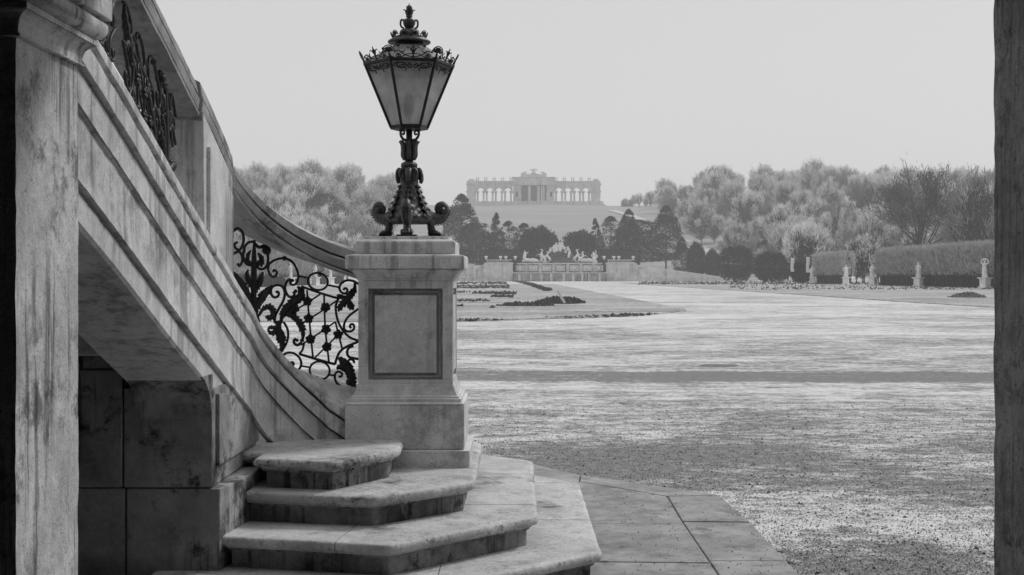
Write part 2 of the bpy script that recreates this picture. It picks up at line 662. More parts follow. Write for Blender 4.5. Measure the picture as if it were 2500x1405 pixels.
def bal(s, u, z):
    x = np.interp(s, SS, CX)
    y = np.interp(s, SS, CYY)
    a = np.interp(s, SS, _a)
    return (x + u * math.sin(a), y - u * math.cos(a), z)


def sval(tab, s):
    return float(np.interp(s, SS, tab))


balus = thing('stair_balustrade', (-1.4, 6.8, 0), 'pale stone stair balustrade with curved handrail sweeping down to the lamp pedestal', 'balustrade')


def sweep(name, s0, s1, prof, mat, n=40, parent=balus, bevel=0, shade_faces=()):
    mb = MB()
    rr = []
    for s in np.linspace(s0, s1, n):
        rr.append([bal(s, u, z) for (u, z) in prof(s)])
    mb.rings(rr)
    o = mb.build(name, mat, None, smooth=True)
    m_ = len(rr[0])
    o.data.materials.append(M['groove_shade'])
    for k_, pg in enumerate(o.data.polygons):
        if k_ < m_ * (n - 1) and (k_ % m_) in shade_faces:
            pg.material_index = 1
    es = o.modifiers.new('edge', 'EDGE_SPLIT')
    es.split_angle = R(28)
    local(o, parent)
    return o


def wob(s, k):
    return .0022 * mnoise.noise((s * 7, k * 3.1, .5)) + .0015 * mnoise.noise((s * 23, k * 3.1, 7.5))


def rail_prof(s, grow=0.):
    z = sval(ZR, s)
    P = [(.130, 0), (.131, .016), (.118, .022), (.118, .028), (.127, .034), (.133, .075), (.130, .083), (.110, .088), (.110, .097), (.126, .102), (.118, .150), (.095, .163), (-.095, .163), (-.118, .150), (-.126, .1), (-.131, .07), (-.13, 0)]
    return [(u + (grow if u > 0 else -grow) + wob(s, i), z + v + wob(s, i + 40) - (grow if v == 0 else -grow * (v > .14))) for i, (u, v) in enumerate(P)]


def string_prof(s):
    z, w, zc = sval(ZS, s), sval(WN, s), sval(ZC, s)
    P = [(-.20, zc + .0), (-.05, zc + .0), (.03, zc - .002), (w * .55, zc * .45 + z * .55 + .006), (w - .022, z + .008), (w - .004, z + .002), (w, z - .010), (w, z - .040), (w - .006, z - .047), (w - .036, z - .050), (w - .036, z - .063), (w - .008, z - .066), (w - .006, z - .072),
         (w - .004, z - .150), (w - .034, z - .153), (w - .034, z - .164), (w - .024, z - .167), (w - .024, z - .285), (w - .012, z - .290), (w - .012, z - .302), (w - .023, z - .307), (w - .022, z - .455), (w - .014, z - .527), (w - .052, z - .530), (w - .052, z - .542), (w - .034, z - .546)]
    P2 = [(w - .036, z - .632), (w - .046, z - .645), (-.115, z - .645), (-.115, z - .30), (-.20, z - .30)]
    return [(u + wob(s, i + 80), v + wob(s, i + 160)) for i, (u, v) in enumerate(P)] + P2


for (a, b) in [(.0, .62), (.623, 1.62), (1.623, 2.60), (2.603, 4.30)]:
    sweep('string_stone', a, b, string_prof, M['string'], n=int(14 + (b - a) * 40), shade_faces=(9, 14, 18, 23))
for (a, b) in [(0, 1.04), (1.77, 2.95), (2.953, 4.5)]:
    sweep('handrail', a, b, rail_prof, M['rail'], n=int(14 + (b - a) * 34), shade_faces=(2, 7))
sweep('handrail', 1.035, 1.775, lambda s: rail_prof(s, .014), M['rail'], n=20, shade_faces=(2, 7))

# the post between the two iron panels
def post_face(uo, ui, s0, s1, zin, name, mat, top=0.0, bottom=None):
    mb = MB()
    rr = []
    for s in (s0, s1):
        zb = (sval(ZC, s) - .02) if bottom is None else bottom(s)
        zt = sval(ZR, s) + .02 + top
        rr.append([bal(s, ui, zb), bal(s, uo, zb), bal(s, uo, zt), bal(s, ui, zt)])
    mb.rings(rr)
    return local(mb.build(name, mat, None, bevel=.004), balus)


post_face(.148, -.14, 1.10, 1.765, 0, 'post', M['string'])
post_face(.166, .140, 1.165, 1.70, 0, 'post_panel', M['string'], top=-.13, bottom=lambda s: sval(ZS, s) + .10)

# ------------------------------------------------------------------ the wall and pier under the stairs
pier = thing('stair_pier', (-1.6, 6.9, 0), 'pale stone pier under the stairs with raised panel and inner face coloured dark for stains and shade', 'wall')


def block(x0, x1, y0, y1, z0, z1, name, mat, parent, bevel=.007):
    w = lambda: random.uniform(-.0015, .0015)
    return local(MB().box(x0 + w(), x1 + w(), y0 + w(), y1 + w(), z0, z1).build(name, mat, None, bevel=bevel), parent)


# lower course, then upper courses; the lit side faces the garden path, the arcade side has stains and painted shade
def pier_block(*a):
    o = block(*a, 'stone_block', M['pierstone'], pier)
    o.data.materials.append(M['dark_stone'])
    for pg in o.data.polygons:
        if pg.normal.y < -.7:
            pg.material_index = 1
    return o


me_ = bpy.data.meshes.new('stone_block')
pl = [(-1.786, 6.2), (-1.357, 6.2), (-1.305, 6.66), (-1.305, 8.0), (-1.786, 8.0)]
me_.from_pydata([(x, y, 0) for x, y in pl] + [(x, y, .524) for x, y in pl], [], [(4, 3, 2, 1, 0), (5, 6, 7, 8, 9)] + [(i, (i + 1) % 5, 5 + (i + 1) % 5, 5 + i) for i in range(5)])
me_.update()
o_ = local(mkobj('stone_block', me_, M['pierstone'], None, False, .007), pier)
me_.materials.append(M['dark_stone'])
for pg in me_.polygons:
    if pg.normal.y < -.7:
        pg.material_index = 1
# concave haunch where the soffit turns down into the pier
t1, kk, t2 = (6.02, 1.052), (6.205, .985), (6.205, .84)
cv = [((1 - q) ** 2 * t1[0] + 2 * q * (1 - q) * kk[0] + q * q * t2[0], (1 - q) ** 2 * t1[1] + 2 * q * (1 - q) * kk[1] + q * q * t2[1]) for q in [i / 10 for i in range(11)]]
pl = cv + [(6.23, .84), (6.23, 1.05)]
n_ = len(pl)
mb = MB()
mb.add([(-1.745, y, z) for y, z in pl] + [(-1.3955, y, z) for y, z in pl], [tuple(range(n_)), tuple(reversed(range(n_, 2 * n_)))] + [(i, n_ + i, n_ + (i + 1) % n_, (i + 1) % n_) for i in range(n_)])
local(mb.build('haunch', M['pierstone'], None), pier)
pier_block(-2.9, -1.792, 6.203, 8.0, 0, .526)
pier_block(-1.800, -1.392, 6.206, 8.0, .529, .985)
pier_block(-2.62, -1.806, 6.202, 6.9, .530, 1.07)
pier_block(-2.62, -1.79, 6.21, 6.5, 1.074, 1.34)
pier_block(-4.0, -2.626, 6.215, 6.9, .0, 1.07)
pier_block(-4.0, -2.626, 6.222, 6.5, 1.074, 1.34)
# raised panel on the lit side: its upper edge follows the stair
mb = MB()
pts = [(6.275, .62), (7.26, .62), (7.26, .66), (6.75, .86), (6.5, .935), (6.275, .955)]
mb.add([(-1.43, y, z) for y, z in pts] + [(-1.374, y, z) for y, z in pts], [tuple(reversed(range(6))), tuple(range(6, 12))] + [(i, (i + 1) % 6, 6 + (i + 1) % 6, 6 + i) for i in range(6)])
local(mb.build('panel', M['pierstone'], None, bevel=.004), pier)
# far wall of the passage under the stairs
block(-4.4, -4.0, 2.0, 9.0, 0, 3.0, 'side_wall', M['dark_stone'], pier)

# ------------------------------------------------------------------ the lamp pedestal
PCX, PCY = -.612, 7.768
ped = thing('lamp_pedestal', (PCX, PCY, .45), 'square stone pedestal with framed panel carrying the black lantern', 'pedestal')


def sq_ring(h, z):
    return [(-h, -h, z), (h, -h, z), (h, h, z), (-h, h, z)]


def sq_prof(prof, name, mat, bevel=.005, cuts=1):
    mb = MB()
    mb.rings([sq_ring(h, z - .45) for h, z in prof])
    return mb.build(name, mat, ped, bevel=bevel)


sq_prof([(.360, .448), (.360, .543)], 'plinth', M['ped'])
sq_prof([(.328, .545), (.328, .790)], 'base', M['ped'])
sq_prof([(.328, .791), (.327, .797), (.312, .806), (.310, .822), (.300, .826), (.300, .832), (.288, .842), (.276, .862), (.268, .885), (.263, .90)], 'base_moulding', M['ped'], .002)
# shaft: four corner faces with a sunk frame round a raised panel
sh = .262
mb = MB()
mb.rings([sq_ring(.236, .897 - .45), sq_ring(.236, 1.475 - .45)])
px0, px1 = -.207, .207
pz0, pz1 = .925, 1.432
for q in range(4):
    def rot(p):
        x, y, z = p
        for _ in range(q):
            x, y = -y, x
        return (x, y, z)
    def bx(x0, x1, z0, z1, y0=-sh, y1=-.235):
        v = [(x0, y0, z0 - .45), (x1, y0, z0 - .45), (x1, y1, z0 - .45), (x0, y1, z0 - .45), (x0, y0, z1 - .45), (x1, y0, z1 - .45), (x1, y1, z1 - .45), (x0, y1, z1 - .45)]
        mb.add([rot(p) for p in v], [(3, 2, 1, 0), (4, 5, 6, 7), (0, 1, 5, 4), (1, 2, 6, 5), (2, 3, 7, 6), (3, 0, 4, 7)])
    bx(-sh, px0, .897, 1.475)
    bx(px1, .235, .897, 1.475)
    bx(px0, px1, .897, pz0)
    bx(px0, px1, pz1, 1.475)
mb.build('shaft', M['ped'], ped, bevel=0)
for q in range(4):
    def rot(p):
        x, y, z = p
        for _ in range(q):
            x, y = -y, x
        return (x, y, z)
    m2 = MB()
    # step of the frame, then the bevelled field
    a = [[(-.196, -.234, .937), (.196, -.234, .937), (.196, -.234, 1.42), (-.196, -.234, 1.42)],
         [(-.196, -.250, .937), (.196, -.250, .937), (.196, -.250, 1.42), (-.196, -.250, 1.42)],
         [(-.186, -.250, .947), (.186, -.250, .947), (.186, -.250, 1.41), (-.186, -.250, 1.41)],
         [(-.180, -.242, .953), (.180, -.242, .953), (.180, -.242, 1.404), (-.180, -.242, 1.404)],
         [(-.172, -.242, .963), (.172, -.242, .963), (.172, -.242, 1.394), (-.172, -.242, 1.394)],
         [(-.170, -.2605, .965), (.170, -.2605, .965), (.170, -.2605, 1.392), (-.170, -.2605, 1.392)]]
    m2.rings([[rot((x, y, z - .45)) for x, y, z in r] for r in a])
    o2 = m2.build('panel', M['pedpanel'], ped)
    o2.data.materials.append(M['pedframe'])
    for k_, pg in enumerate(o2.data.polygons):
        if k_ < 16:
            pg.material_index = 1
sq_prof([(.262, 1.476), (.268, 1.480), (.268, 1.492), (.276, 1.496), (.280, 1.510), (.294, 1.526), (.306, 1.533), (.306, 1.540)], 'cornice_moulding', M['ped'], .002)
sq_prof([(.328, 1.541), (.328, 1.610), (.322, 1.616), (.278, 1.624)], 'cornice', M['ped'])
sq_prof([(.277, 1.625), (.277, 1.690), (.268, 1.698), (.242, 1.706), (.240, 1.722)], 'cap', M['ped'])

# ------------------------------------------------------------------ pillars of the arcade, and the building the camera stands under
def pillar(x0, x1, y0, y1, name, label, mat, side, ztop=2.145, amp=1.):
    th = thing(name, ((x0 + x1) / 2, (y0 + y1) / 2, 0), label, 'pillar')
    cx, cyy = (x0 + x1) / 2, (y0 + y1) / 2
    hx, hy_ = (x1 - x0) / 2, (y1 - y0) / 2
    def ring(o, z, wv=0):
        return [(-hx - o, -hy_ - o, z), (hx + o, -hy_ - o, z), (hx + o, hy_ + o, z), (-hx - o, hy_ + o, z)]
    # shaft with finely worn faces
    nz = int(46 * ztop / 2.145)
    mb = MB()
    rr = []
    per = []
    for (ax, ay, bx, by, n) in [(-hx, -hy_, hx, -hy_, 10), (hx, -hy_, hx, hy_, 16), (hx, hy_, -hx, hy_, 6), (-hx, hy_, -hx, -hy_, 16)]:
        per += [(ax + (bx - ax) * i / n, ay + (by - ay) * i / n) for i in range(n)]
    for k in range(nz + 1):
        z = ztop * k / nz
        r = []
        for (x, y) in per:
            d = .0016 * amp * mnoise.noise((x * 8 + cx, y * 8, z * 5)) + .0024 * amp * mnoise.noise((x * 30, y * 30 + cx, z * 16))
            r.append((x + d * (1 if x > 0 else -1), y + d, z))
        rr.append(r)
    mb.rings(rr)
    mb.build('shaft', mat, th, smooth=True).modifiers.new('e', 'EDGE_SPLIT').split_angle = R(60)
    if side < 0:
        return th
    prof = [(.004, 2.146), (.018, 2.147), (.018, 2.153), (.010, 2.156), (.011, 2.175), (.017, 2.195), (.030, 2.208), (.044, 2.214)]
    mb = MB()
    mb.rings([ring(o, z) for o, z in prof])
    mb.build('necking', mat, th, bevel=.002)
    mb = MB()
    mb.rings([ring(o, z) for o, z in [(.047, 2.216), (.047, 2.233)]])
    mb.build('fillet', mat, th, bevel=.002)
    prof = [(.040, 2.234), (.055, 2.239), (.066, 2.250), (.072, 2.266), (.072, 2.28), (.066, 2.292), (.058, 2.299)]
    mb = MB()
    mb.rings([ring(o, z) for o, z in prof])
    mb.build('echinus', mat, th, smooth=True).modifiers.new('e', 'EDGE_SPLIT').split_angle = R(60)
    mb = MB()
    mb.rings([ring(o, z) for o, z in [(.082, 2.300), (.082, 2.42), (.09, 2.43), (.09, 2.6)]])
    mb.build('abacus', mat, th, bevel=.004)
    return th


pillar(-2.0, -1.350, 3.65, 4.17, 'arcade_pillar', 'tall streaked stone pillar with moulded capital at the left edge', M['pillar'], 1)
pillar(1.476, 2.1, 3.60, 4.17, 'arcade_pillar', 'rough dark stone pillar along the right edge', M['rough_pillar'], -1, 2.6, 1.3)

bld = thing('palace', (0, -3, 0), 'unseen stone arcade and palace facade around the viewer, shaped to shade the stairs', 'building')  # out of view; placed and sized to darken faces turned this way
local(MB().box(-14, 14, -9, 4.28, 2.6, 3.1).build('terrace_slab', M['dull_wall'], None), bld)
local(MB().box(-45, 45, -9, -4.0, 3.1, 9).build('facade', M['dull_wall'], None), bld)
local(MB().box(-14, 14, -9.4, -9, 0, 2.6).build('back_wall', M['dull_wall'], None), bld)
local(MB().box(-14, -4.4, 3.4, 4.28, 0, 2.6).build('side_wall', M['dull_wall'], None), bld)
local(MB().box(4.5, 14, 3.4, 4.28, 0, 2.6).build('side_wall', M['dull_wall'], None), bld)
for sx in (-1, 1):
    local(MB().box(sx * 14 - .3, sx * 14 + .3, -9, 4.28, 0, 2.6).build('end_wall', M['dull_wall'], None), bld)

fl = MB().box(-14, 1.40, -9, 5.28, -.05, .010).build('arcade_floor', M['floor'], None)
fl['kind'] = 'structure'
fl = MB().box(1.43, 14, -9, 4.3, -.05, .010).build('arcade_floor', M['floor'], None)
fl['kind'] = 'structure'

# ================================================================== WROUGHT IRON in the balustrade
# each bar is drawn as a curve on the vertical surface through the middle of the balustrade: (s along, v between string and rail)
_pxs = VX + F * CX / CYY


def iron_sv(zx, zy):
    """drawing coordinates of the lower panel -> (s, v)"""
    px, py = 550 + zx / 3.194, 540 + zy / 3.194
    i = int(np.argmin(np.abs(_pxs[:140] - px)))
    s = float(SS[i])
    if 0 < i < 139:
        lo, hi = _pxs[i - 1], _pxs[i + 1]
        if abs(hi - lo) > 1e-6:
            s = float(SS[i - 1] + (SS[i + 1] - SS[i - 1]) * (px - lo) / (hi - lo))
    y = sval(CYY, s)
    z = EYE - (py - HY) * y / F
    zb, zt = sval(ZC, s), sval(ZR, s)
    return s, (z - zb) / (zt - zb)


def iron_pt(s, v, u=0.):
    zb, zt = sval(ZC, s), sval(ZR, s)
    return Vector(bal(s, u, zb + (zt - zb) * v))


def spiral(cx, cy_, r0, r1, a0, turns, n=14):
    return [(cx + (r0 + (r1 - r0) * i / n) * math.cos(R(a0) + turns * 2 * PI * i / n), cy_ + (r0 + (r1 - r0) * i / n) * math.sin(R(a0) + turns * 2 * PI * i / n)) for i in range(n + 1)]


def ellipse(cx, cy_, rx, ry, tilt=0, n=22):
    c, s = math.cos(R(tilt)), math.sin(R(tilt))
    return [(cx + rx * math.cos(2 * PI * i / n) * c - ry * math.sin(2 * PI * i / n) * s, cy_ + rx * math.cos(2 * PI * i / n) * s + ry * math.sin(2 * PI * i / n) * c) for i in range(n + 1)]


# (name, points, half thickness in drawing units, smooth)
IRON = []


def bar(pts, w=11, sm=True, nm='scroll'):
    IRON.append((nm, pts, w, sm))


bar([(372, 398), (380, 384), (398, 392), (402, 412), (388, 432), (362, 432), (342, 405), (334, 365), (348, 330), (400, 300), (462, 292), (520, 318), (554, 370), (570, 430), (560, 474), (538, 498), (514, 494), (506, 474), (520, 460), (534, 470)], 11)
bar([(570, 430), (640, 442)], 9, False, 'bar')
bar(ellipse(722, 472, 78, 66, 12), 10)
bar([(800, 500), (890, 518)], 9, False, 'bar')
bar([(1040, 492), (1000, 470), (955, 463), (912, 480), (890, 518), (902, 552), (930, 566), (950, 552), (948, 530), (930, 526), (922, 540)], 11)
bar([(592, 510), (890, 607)], 11, False, 'bar')
bar([(578, 1038), (856, 1118)], 12, False, 'bar')
bar([(606, 514), (604, 560), (590, 592), (548, 622), (500, 655), (462, 700), (442, 745), (432, 800)], 21, True, 'acanthus')
bar([(560, 512), (580, 530), (575, 580), (548, 620)], 14, True, 'acanthus')
bar([(637, 540), (655, 770), (683, 1062)], 9, True, 'bar')
bar([(770, 580), (780, 840), (808, 1098)], 9, True, 'bar')
bar([(858, 785), (880, 872), (912, 998)], 9, True, 'bar')
bar([(480, 735), (740, 572)], 8, False, 'bar')
bar([(606, 795), (884, 610)], 8, False, 'bar')
bar([(590, 968), (860, 785)], 8, False, 'bar')
bar([(700, 1065), (885, 878)], 8, False, 'bar')
bar([(880, 612), (862, 660), (866, 730), (886, 800), (922, 860), (972, 908), (1040, 936)], 11)
bar([(856, 1118), (866, 1080), (892, 1022), (942, 982), (1040, 940)], 12)
bar([(1040, 684), (964, 742), (932, 790), (926, 832), (944, 858), (980, 860), (1004, 838), (1000, 810), (980, 806), (972, 824), (984, 836)], 11)
bar([(386, 800), (390, 740), (420, 680), (452, 622), (464, 562), (448, 516), (416, 500), (380, 506), (358, 530), (358, 568), (378, 594), (404, 592), (418, 572), (410, 552), (394, 556)], 12)
bar([(520, 478), (500, 456), (476, 480), (466, 520), (476, 562), (498, 590), (526, 590), (540, 570), (528, 552)], 12)
bar([(425, 790), (416, 830), (432, 900), (444, 960), (430, 1030)], 23, True, 'acanthus')
bar([(455, 788), (484, 840), (490, 900), (474, 960), (436, 1020)], 11)
bar([(440, 745), (480, 728), (530, 742), (578, 790), (602, 842), (606, 900), (594, 946)], 18, True, 'acanthus')
bar([(594, 946), (566, 968), (540, 956), (536, 930), (552, 918)], 13)
bar([(615, 950), (602, 1005), (575, 1038)], 10)
bar([(440, 1050), (486, 1028), (538, 1034), (578, 1068), (592, 1112), (574, 1156), (520, 1170)], 11)
bar([(590, 1130), (662, 1143)], 9, False, 'bar')
bar(ellipse(736, 1166, 78, 70, 12), 10)
bar([(812, 1200), (856, 1206)], 9, False, 'bar')
bar([(1040, 1306), (960, 1306), (900, 1288), (862, 1250), (854, 1206), (868, 1180), (892, 1176), (912, 1194), (902, 1214), (884, 1210)], 11)
bar([(888, 1062), (906, 1085), (930, 1112), (962, 1152), (984, 1222), (1000, 1290), (990, 1310)], 24, True, 'acanthus')
bar([(872, 1160), (888, 1140), (930, 1150), (972, 1190)], 16, True, 'acanthus')
bar([(1040, 1078), (1000, 1070), (962, 1058), (950, 1020), (966, 988), (1000, 975)], 12)
bar([(955, 1110), (962, 1085), (985, 1080), (1005, 1095), (1000, 1108)], 11)
bar([(1010, 480), (1008, 530), (976, 580), (930, 632), (892, 676), (896, 700)], 19, True, 'acanthus')
bar([(870, 576), (896, 590), (940, 600)], 13, True, 'acanthus')
bar([(950, 600), (968, 640), (980, 668), (1004, 674)], 17, True, 'acanthus')
# the upright with its leaves
bar([(226, 150), (224, 300), (222, 480), (226, 640), (262, 790)], 24, True, 'stem')
bar([(178, 380), (168, 420), (184, 470), (214, 540)], 15, True, 'leaf')
bar([(292, 398), (280, 440), (262, 490), (236, 560)], 17, True, 'leaf')
bar([(60, 400), (86, 440), (130, 500), (180, 590), (214, 690)], 24, True, 'leaf')
bar([(368, 516), (330, 545), (290, 585), (256, 650), (236, 720)], 22, True, 'leaf')
bar([(262, 740), (292, 690), (340, 668), (374, 700), (366, 748), (334, 756), (322, 738)], 17, True, 'leaf')
bar([(330, 850), (350, 830), (392, 838), (380, 874), (350, 872), (334, 852)], 13, True, 'leaf')
bar([(148, 250), (150, 205), (182, 168), (222, 160)], 12)
bar([(224, 170), (262, 205), (304, 196), (342, 218), (338, 250), (318, 240)], 15)
bar([(330, 232), (332, 320), (306, 370), (262, 372), (246, 340)], 12)
bar([(150, 205), (140, 272), (160, 330), (200, 346), (216, 330)], 12)
bar([(48, 92), (96, 58), (134, 90), (142, 160), (116, 222), (82, 214), (72, 182), (92, 166)], 12)
bar([(50, 262), (108, 240), (132, 280), (130, 322), (110, 350), (96, 334)], 12)
bar([(255, 250), (282, 290), (276, 330), (246, 322)], 17, True, 'leaf')
bar([(200, 230), (176, 268), (176, 318), (204, 330)], 14, True, 'leaf')
FLOWERS = [(640, 625), (540, 685), (780, 675), (650, 760), (785, 845), (665, 920), (880, 885), (793, 980)]
BALLS = [(520, 1115, 24), (320, 228, 36), (340, 524, 16), (362, 512, 16), (548, 548, 16), (462, 292, 20), (740, 420, 10), (716, 1218, 8), (414, 800, 26), (968, 1255, 30), (560, 930, 14)]


def iron_panel(name, label, fs, u=0.):
    """fs maps the drawing's s to the place's s"""
    th = thing(name, bal(fs(.3), 0, sval(ZC, fs(.3))), label, 'railing')
    th.rotation_euler = (0, 0, 0)
    scale = .00072          # drawing unit in metres
    for (nm, pts, w, sm) in IRON:
        sv = [iron_sv(*p) for p in pts]
        d = smooth_path(sv, 5) if sm and len(sv) > 2 else [np.array(sv[0]) * (1 - t) + np.array(sv[1]) * t for t in np.linspace(0, 1, 5)] if len(sv) == 2 else smooth_path(sv, 3)
        P = [iron_pt(fs(p[0]), min(max(p[1], -.03), 1.03), u) for p in d]
        m = len(P)
        if nm in ('acanthus', 'leaf', 'stem'):
            rad = []
            for i in range(m):
                t = i / (m - 1)
                env = (math.sin(PI * min(max(t, .08), .9)) ** .5)
                lob = 1 + .30 * abs(math.sin(t * PI * 7)) if nm != 'stem' else 1.0
                rad.append(w * scale * env * lob)
        else:
            rad = [w * scale * .92] * m
        mb = MB().tube(P, rad, 7)
        if nm in ('acanthus', 'leaf'):
            # serrated leaf edges standing off the stem on both sides
            for i in range(2, m - 1, 2):
                tdir = (P[min(i + 1, m - 1)] - P[i - 1]).normalized()
                sd = Vector((0, 0, 1)).cross(tdir)
                nrm = tdir.cross(sd)
                if nrm.length < .2:
                    continue
                nrm.normalize()
                for q in (-1, 1):
                    a = P[i] + nrm * q * rad[i] * .6
                    b = a + nrm * q * rad[i] * .75 + tdir * rad[i] * .8
                    mb.tube([a, (a + b) / 2 + sd * rad[i] * .15, b], [rad[i] * .6, rad[i] * .5, rad[i] * .18], 5)
        o = mb.build('iron_' + nm, M['iron'], None, smooth=True)
        local(o, th)
    for (x, y) in FLOWERS:
        s, v = iron_sv(x, y)
        c = iron_pt(fs(s), v, u)
        mb = MB().sphere(c, .011, 8, 6)
        a = sval(_a, fs(s))
        tx = Vector((-math.cos(a), -math.sin(a), 0))
        for k in range(5):
            an = 2 * PI * k / 5 + x
            o_ = (tx * math.cos(an) + Vector((0, 0, 1)) * math.sin(an)) * .017
            mb.sphere(c + o_, .0135, 7, 5)
        local(mb.build('flower', M['iron'], None, smooth=True), th)
    for (x, y, r) in BALLS:
        s, v = iron_sv(x, y)
        c = iron_pt(fs(s), v, u)
        local(MB().sphere(c, r * scale, 9, 6).build('knob', M['iron'], None, smooth=True), th)
    return th


iron_panel('iron_railing', 'black wrought iron scrollwork panel between the handrail post and the lamp pedestal', lambda s: s)
iron_panel('iron_railing', 'black wrought iron scrollwork panel high on the stairs beside the left pillar', lambda s: 1.775 + (1.02 - s) * 1.08, .075)
iron_panel('iron_railing', 'black wrought iron scrollwork panel at the top edge, partly behind the capital', lambda s: 2.90 + s * 1.06, .075)

# ================================================================== THE LAMP
PZ = 1.724
lamp = thing('street_lantern', (PCX, PCY, PZ), 'ornate black hexagonal lantern on three lion feet atop the stone pedestal', 'lantern')
K = .001005      # metres per drawing unit, drawing measured up from the foot plate
# foot plates
for ang in (-90, 30, 150):
    c, s = math.cos(R(ang)), math.sin(R(ang))
    mb = MB()
    q = [(.10, -.055), (.215, -.055), (.215, .055), (.10, .055)]
    v = [(x * c - y * s, x * s + y * c) for x, y in q]
    mb.add([(x, y, .0) for x, y in v] + [(x, y, .010) for x, y in v], [(3, 2, 1, 0), (4, 5, 6, 7), (0, 1, 5, 4), (1, 2, 6, 5), (2, 3, 7, 6), (3, 0, 4, 7)])
    mb.build('foot_plate', M['bronze'], lamp)
mb = MB().lathe([(.2, 0), (.2, .004), (.0, .005)], n=3, rot=R(-90))
mb.build('base_plate', M['bronze'], lamp)
# legs: lion paw, shank, scroll
for ang in (-90, 30, 150):
    def L(r, z, t=0.):
        c, s = math.cos(R(ang)), math.sin(R(ang))
        return Vector((r * c - t * s, r * s + t * c, z))
    mb = MB()
    # shank from the paw up to the body and out into the volute
    mb.tube([L(*p) for p in smooth_path([(.165, .018), (.150, .030), (.140, .060), (.138, .085), (.120, .120), (.085, .150), (.05, .165)], 4)],
            list(np.interp(np.linspace(0, 1, 25), [0, .15, .4, .6, 1], [.026, .024, .022, .034, .05])), 9)
    leg = mb.build('leg', M['bronze'], lamp, smooth=True)
    mb = MB()
    for t in (-.026, -.009, .009, .026):
        mb.tube([L(.135, .03, t * .8), L(.162, .030, t), L(.182, .022, t), L(.190, .012, t)], [.010, .0125, .011, .006], 7)
    mb.sphere(L(.145, .026), .026, 9, 6, (1, 1, .8))
    mb.build('paw', M['bronze'], leg, smooth=True)
    mb = MB()
    path = smooth_path([(.04, .185), (.09, .150), (.135, .118), (.180, .112), (.215, .130), (.228, .165), (.212, .188), (.188, .180), (.184, .158), (.200, .150), (.206, .163)], 4)
    n = len(path)
    rad = list(np.interp(np.linspace(0, 1, n), [0, .3, .55, .8, 1], [.04, .034, .028, .018, .010]))
    mb.tube([L(*p) for p in path], rad, 9)
    for i in range(3, n - 21, 1):       # leaf serrations on the back of the scroll
        p, p2 = path[i], path[i + 1]
        d = np.array([p2[0] - p[0], p2[1] - p[1]])
        d = d / (np.linalg.norm(d) + 1e-9)
        nn = np.array([d[1], -d[0]])
        for t in (-.012, .012):
            b0 = (p[0] + nn[0] * rad[i] * .8, p[1] + nn[1] * rad[i] * .8)
            b1 = (p[0] + nn[0] * rad[i] * 1.25 + d[0] * .012, p[1] + nn[1] * rad[i] * 1.25 + d[1] * .012)
            mb.tube([L(b0[0], b0[1], t), L(b1[0], b1[1], t * 1.2)], [.006, .002], 5)
    vol = mb.build('volute', M['bronze'], leg, smooth=True)
    mb = MB()
    mb.tube([L(.202, .160, -.030), L(.202, .160, .030)], [.017, .017], 10)
    mb.sphere(L(.202, .160, -.032), .010, 8, 6)
    mb.sphere(L(.202, .160, .032), .010, 8, 6)
    mb.build('volute_eye', M['bronze'], vol, smooth=True)
    # little claw under the arch
    MB().tube([L(*p) for p in [(.110, .112), (.098, .100), (.092, .085), (.098, .078)]], [.010, .009, .007, .003], 6).build('spur', M['bronze'], leg, smooth=True)

# body: a three-cornered swelling stem with leaf relief
bm_ = MB()
prof = [(.085, .075), (.112, .098), (.118, .118), (.100, .155), (.084, .19), (.070, .23), (.059, .27), (.052, .30), (.050, .32)]
prof = smooth_path(prof, 4)
rr = []
NB = 54
for (r, z) in prof:
    ring = []
    for j in range(NB):
        a = 2 * PI * j / NB
        lob = .5 + .5 * math.cos(3 * (a - R(-90)))
        k = max(0, min(1, (.26 - z) / .16))
        leaf = .045 * math.cos(9 * a + 30 * z) * math.sin(z * 90 + 2 * math.cos(3 * a)) + .05 * abs(math.sin(6 * a + z * 40))
        q = r * (1 + k * (.26 * (lob - .4)) + leaf)
        ring.append((q * math.cos(a), q * math.sin(a), z))
    rr.append(ring)
bm_.rings(rr)
body = bm_.build('body', M['bronze'], lamp, smooth=True)
for ang in (-90, 30, 150, -30, 90, 210):      # acanthus leaves lying on the body
    c, s = math.cos(R(ang)), math.sin(R(ang))
    mb = MB()
    for i, (r, z) in enumerate([(.120, .11), (.108, .15), (.092, .185), (.078, .22), (.066, .25), (.058, .28)]):
        for t in (-1, 1):
            w = .030 * (1 - i / 7)
            a = Vector((r * c, r * s, z))
            b = Vector(((r + .004) * c - t * w * s, (r + .004) * s + t * w * c, z + .014))
            e = Vector(((r + .010) * c - t * w * 1.5 * s, (r + .010) * s + t * w * 1.5 * c, z + .006))
            mb.tube([a, b, e], [.009, .008, .003], 5)
    mb.tube([Vector((r * c, r * s, z)) for r, z in [(.126, .10), (.104, .165), (.080, .225), (.060, .285)]], [.009, .010, .008, .005], 6)
    mb.build('leaf', M['bronze'], body, smooth=True)
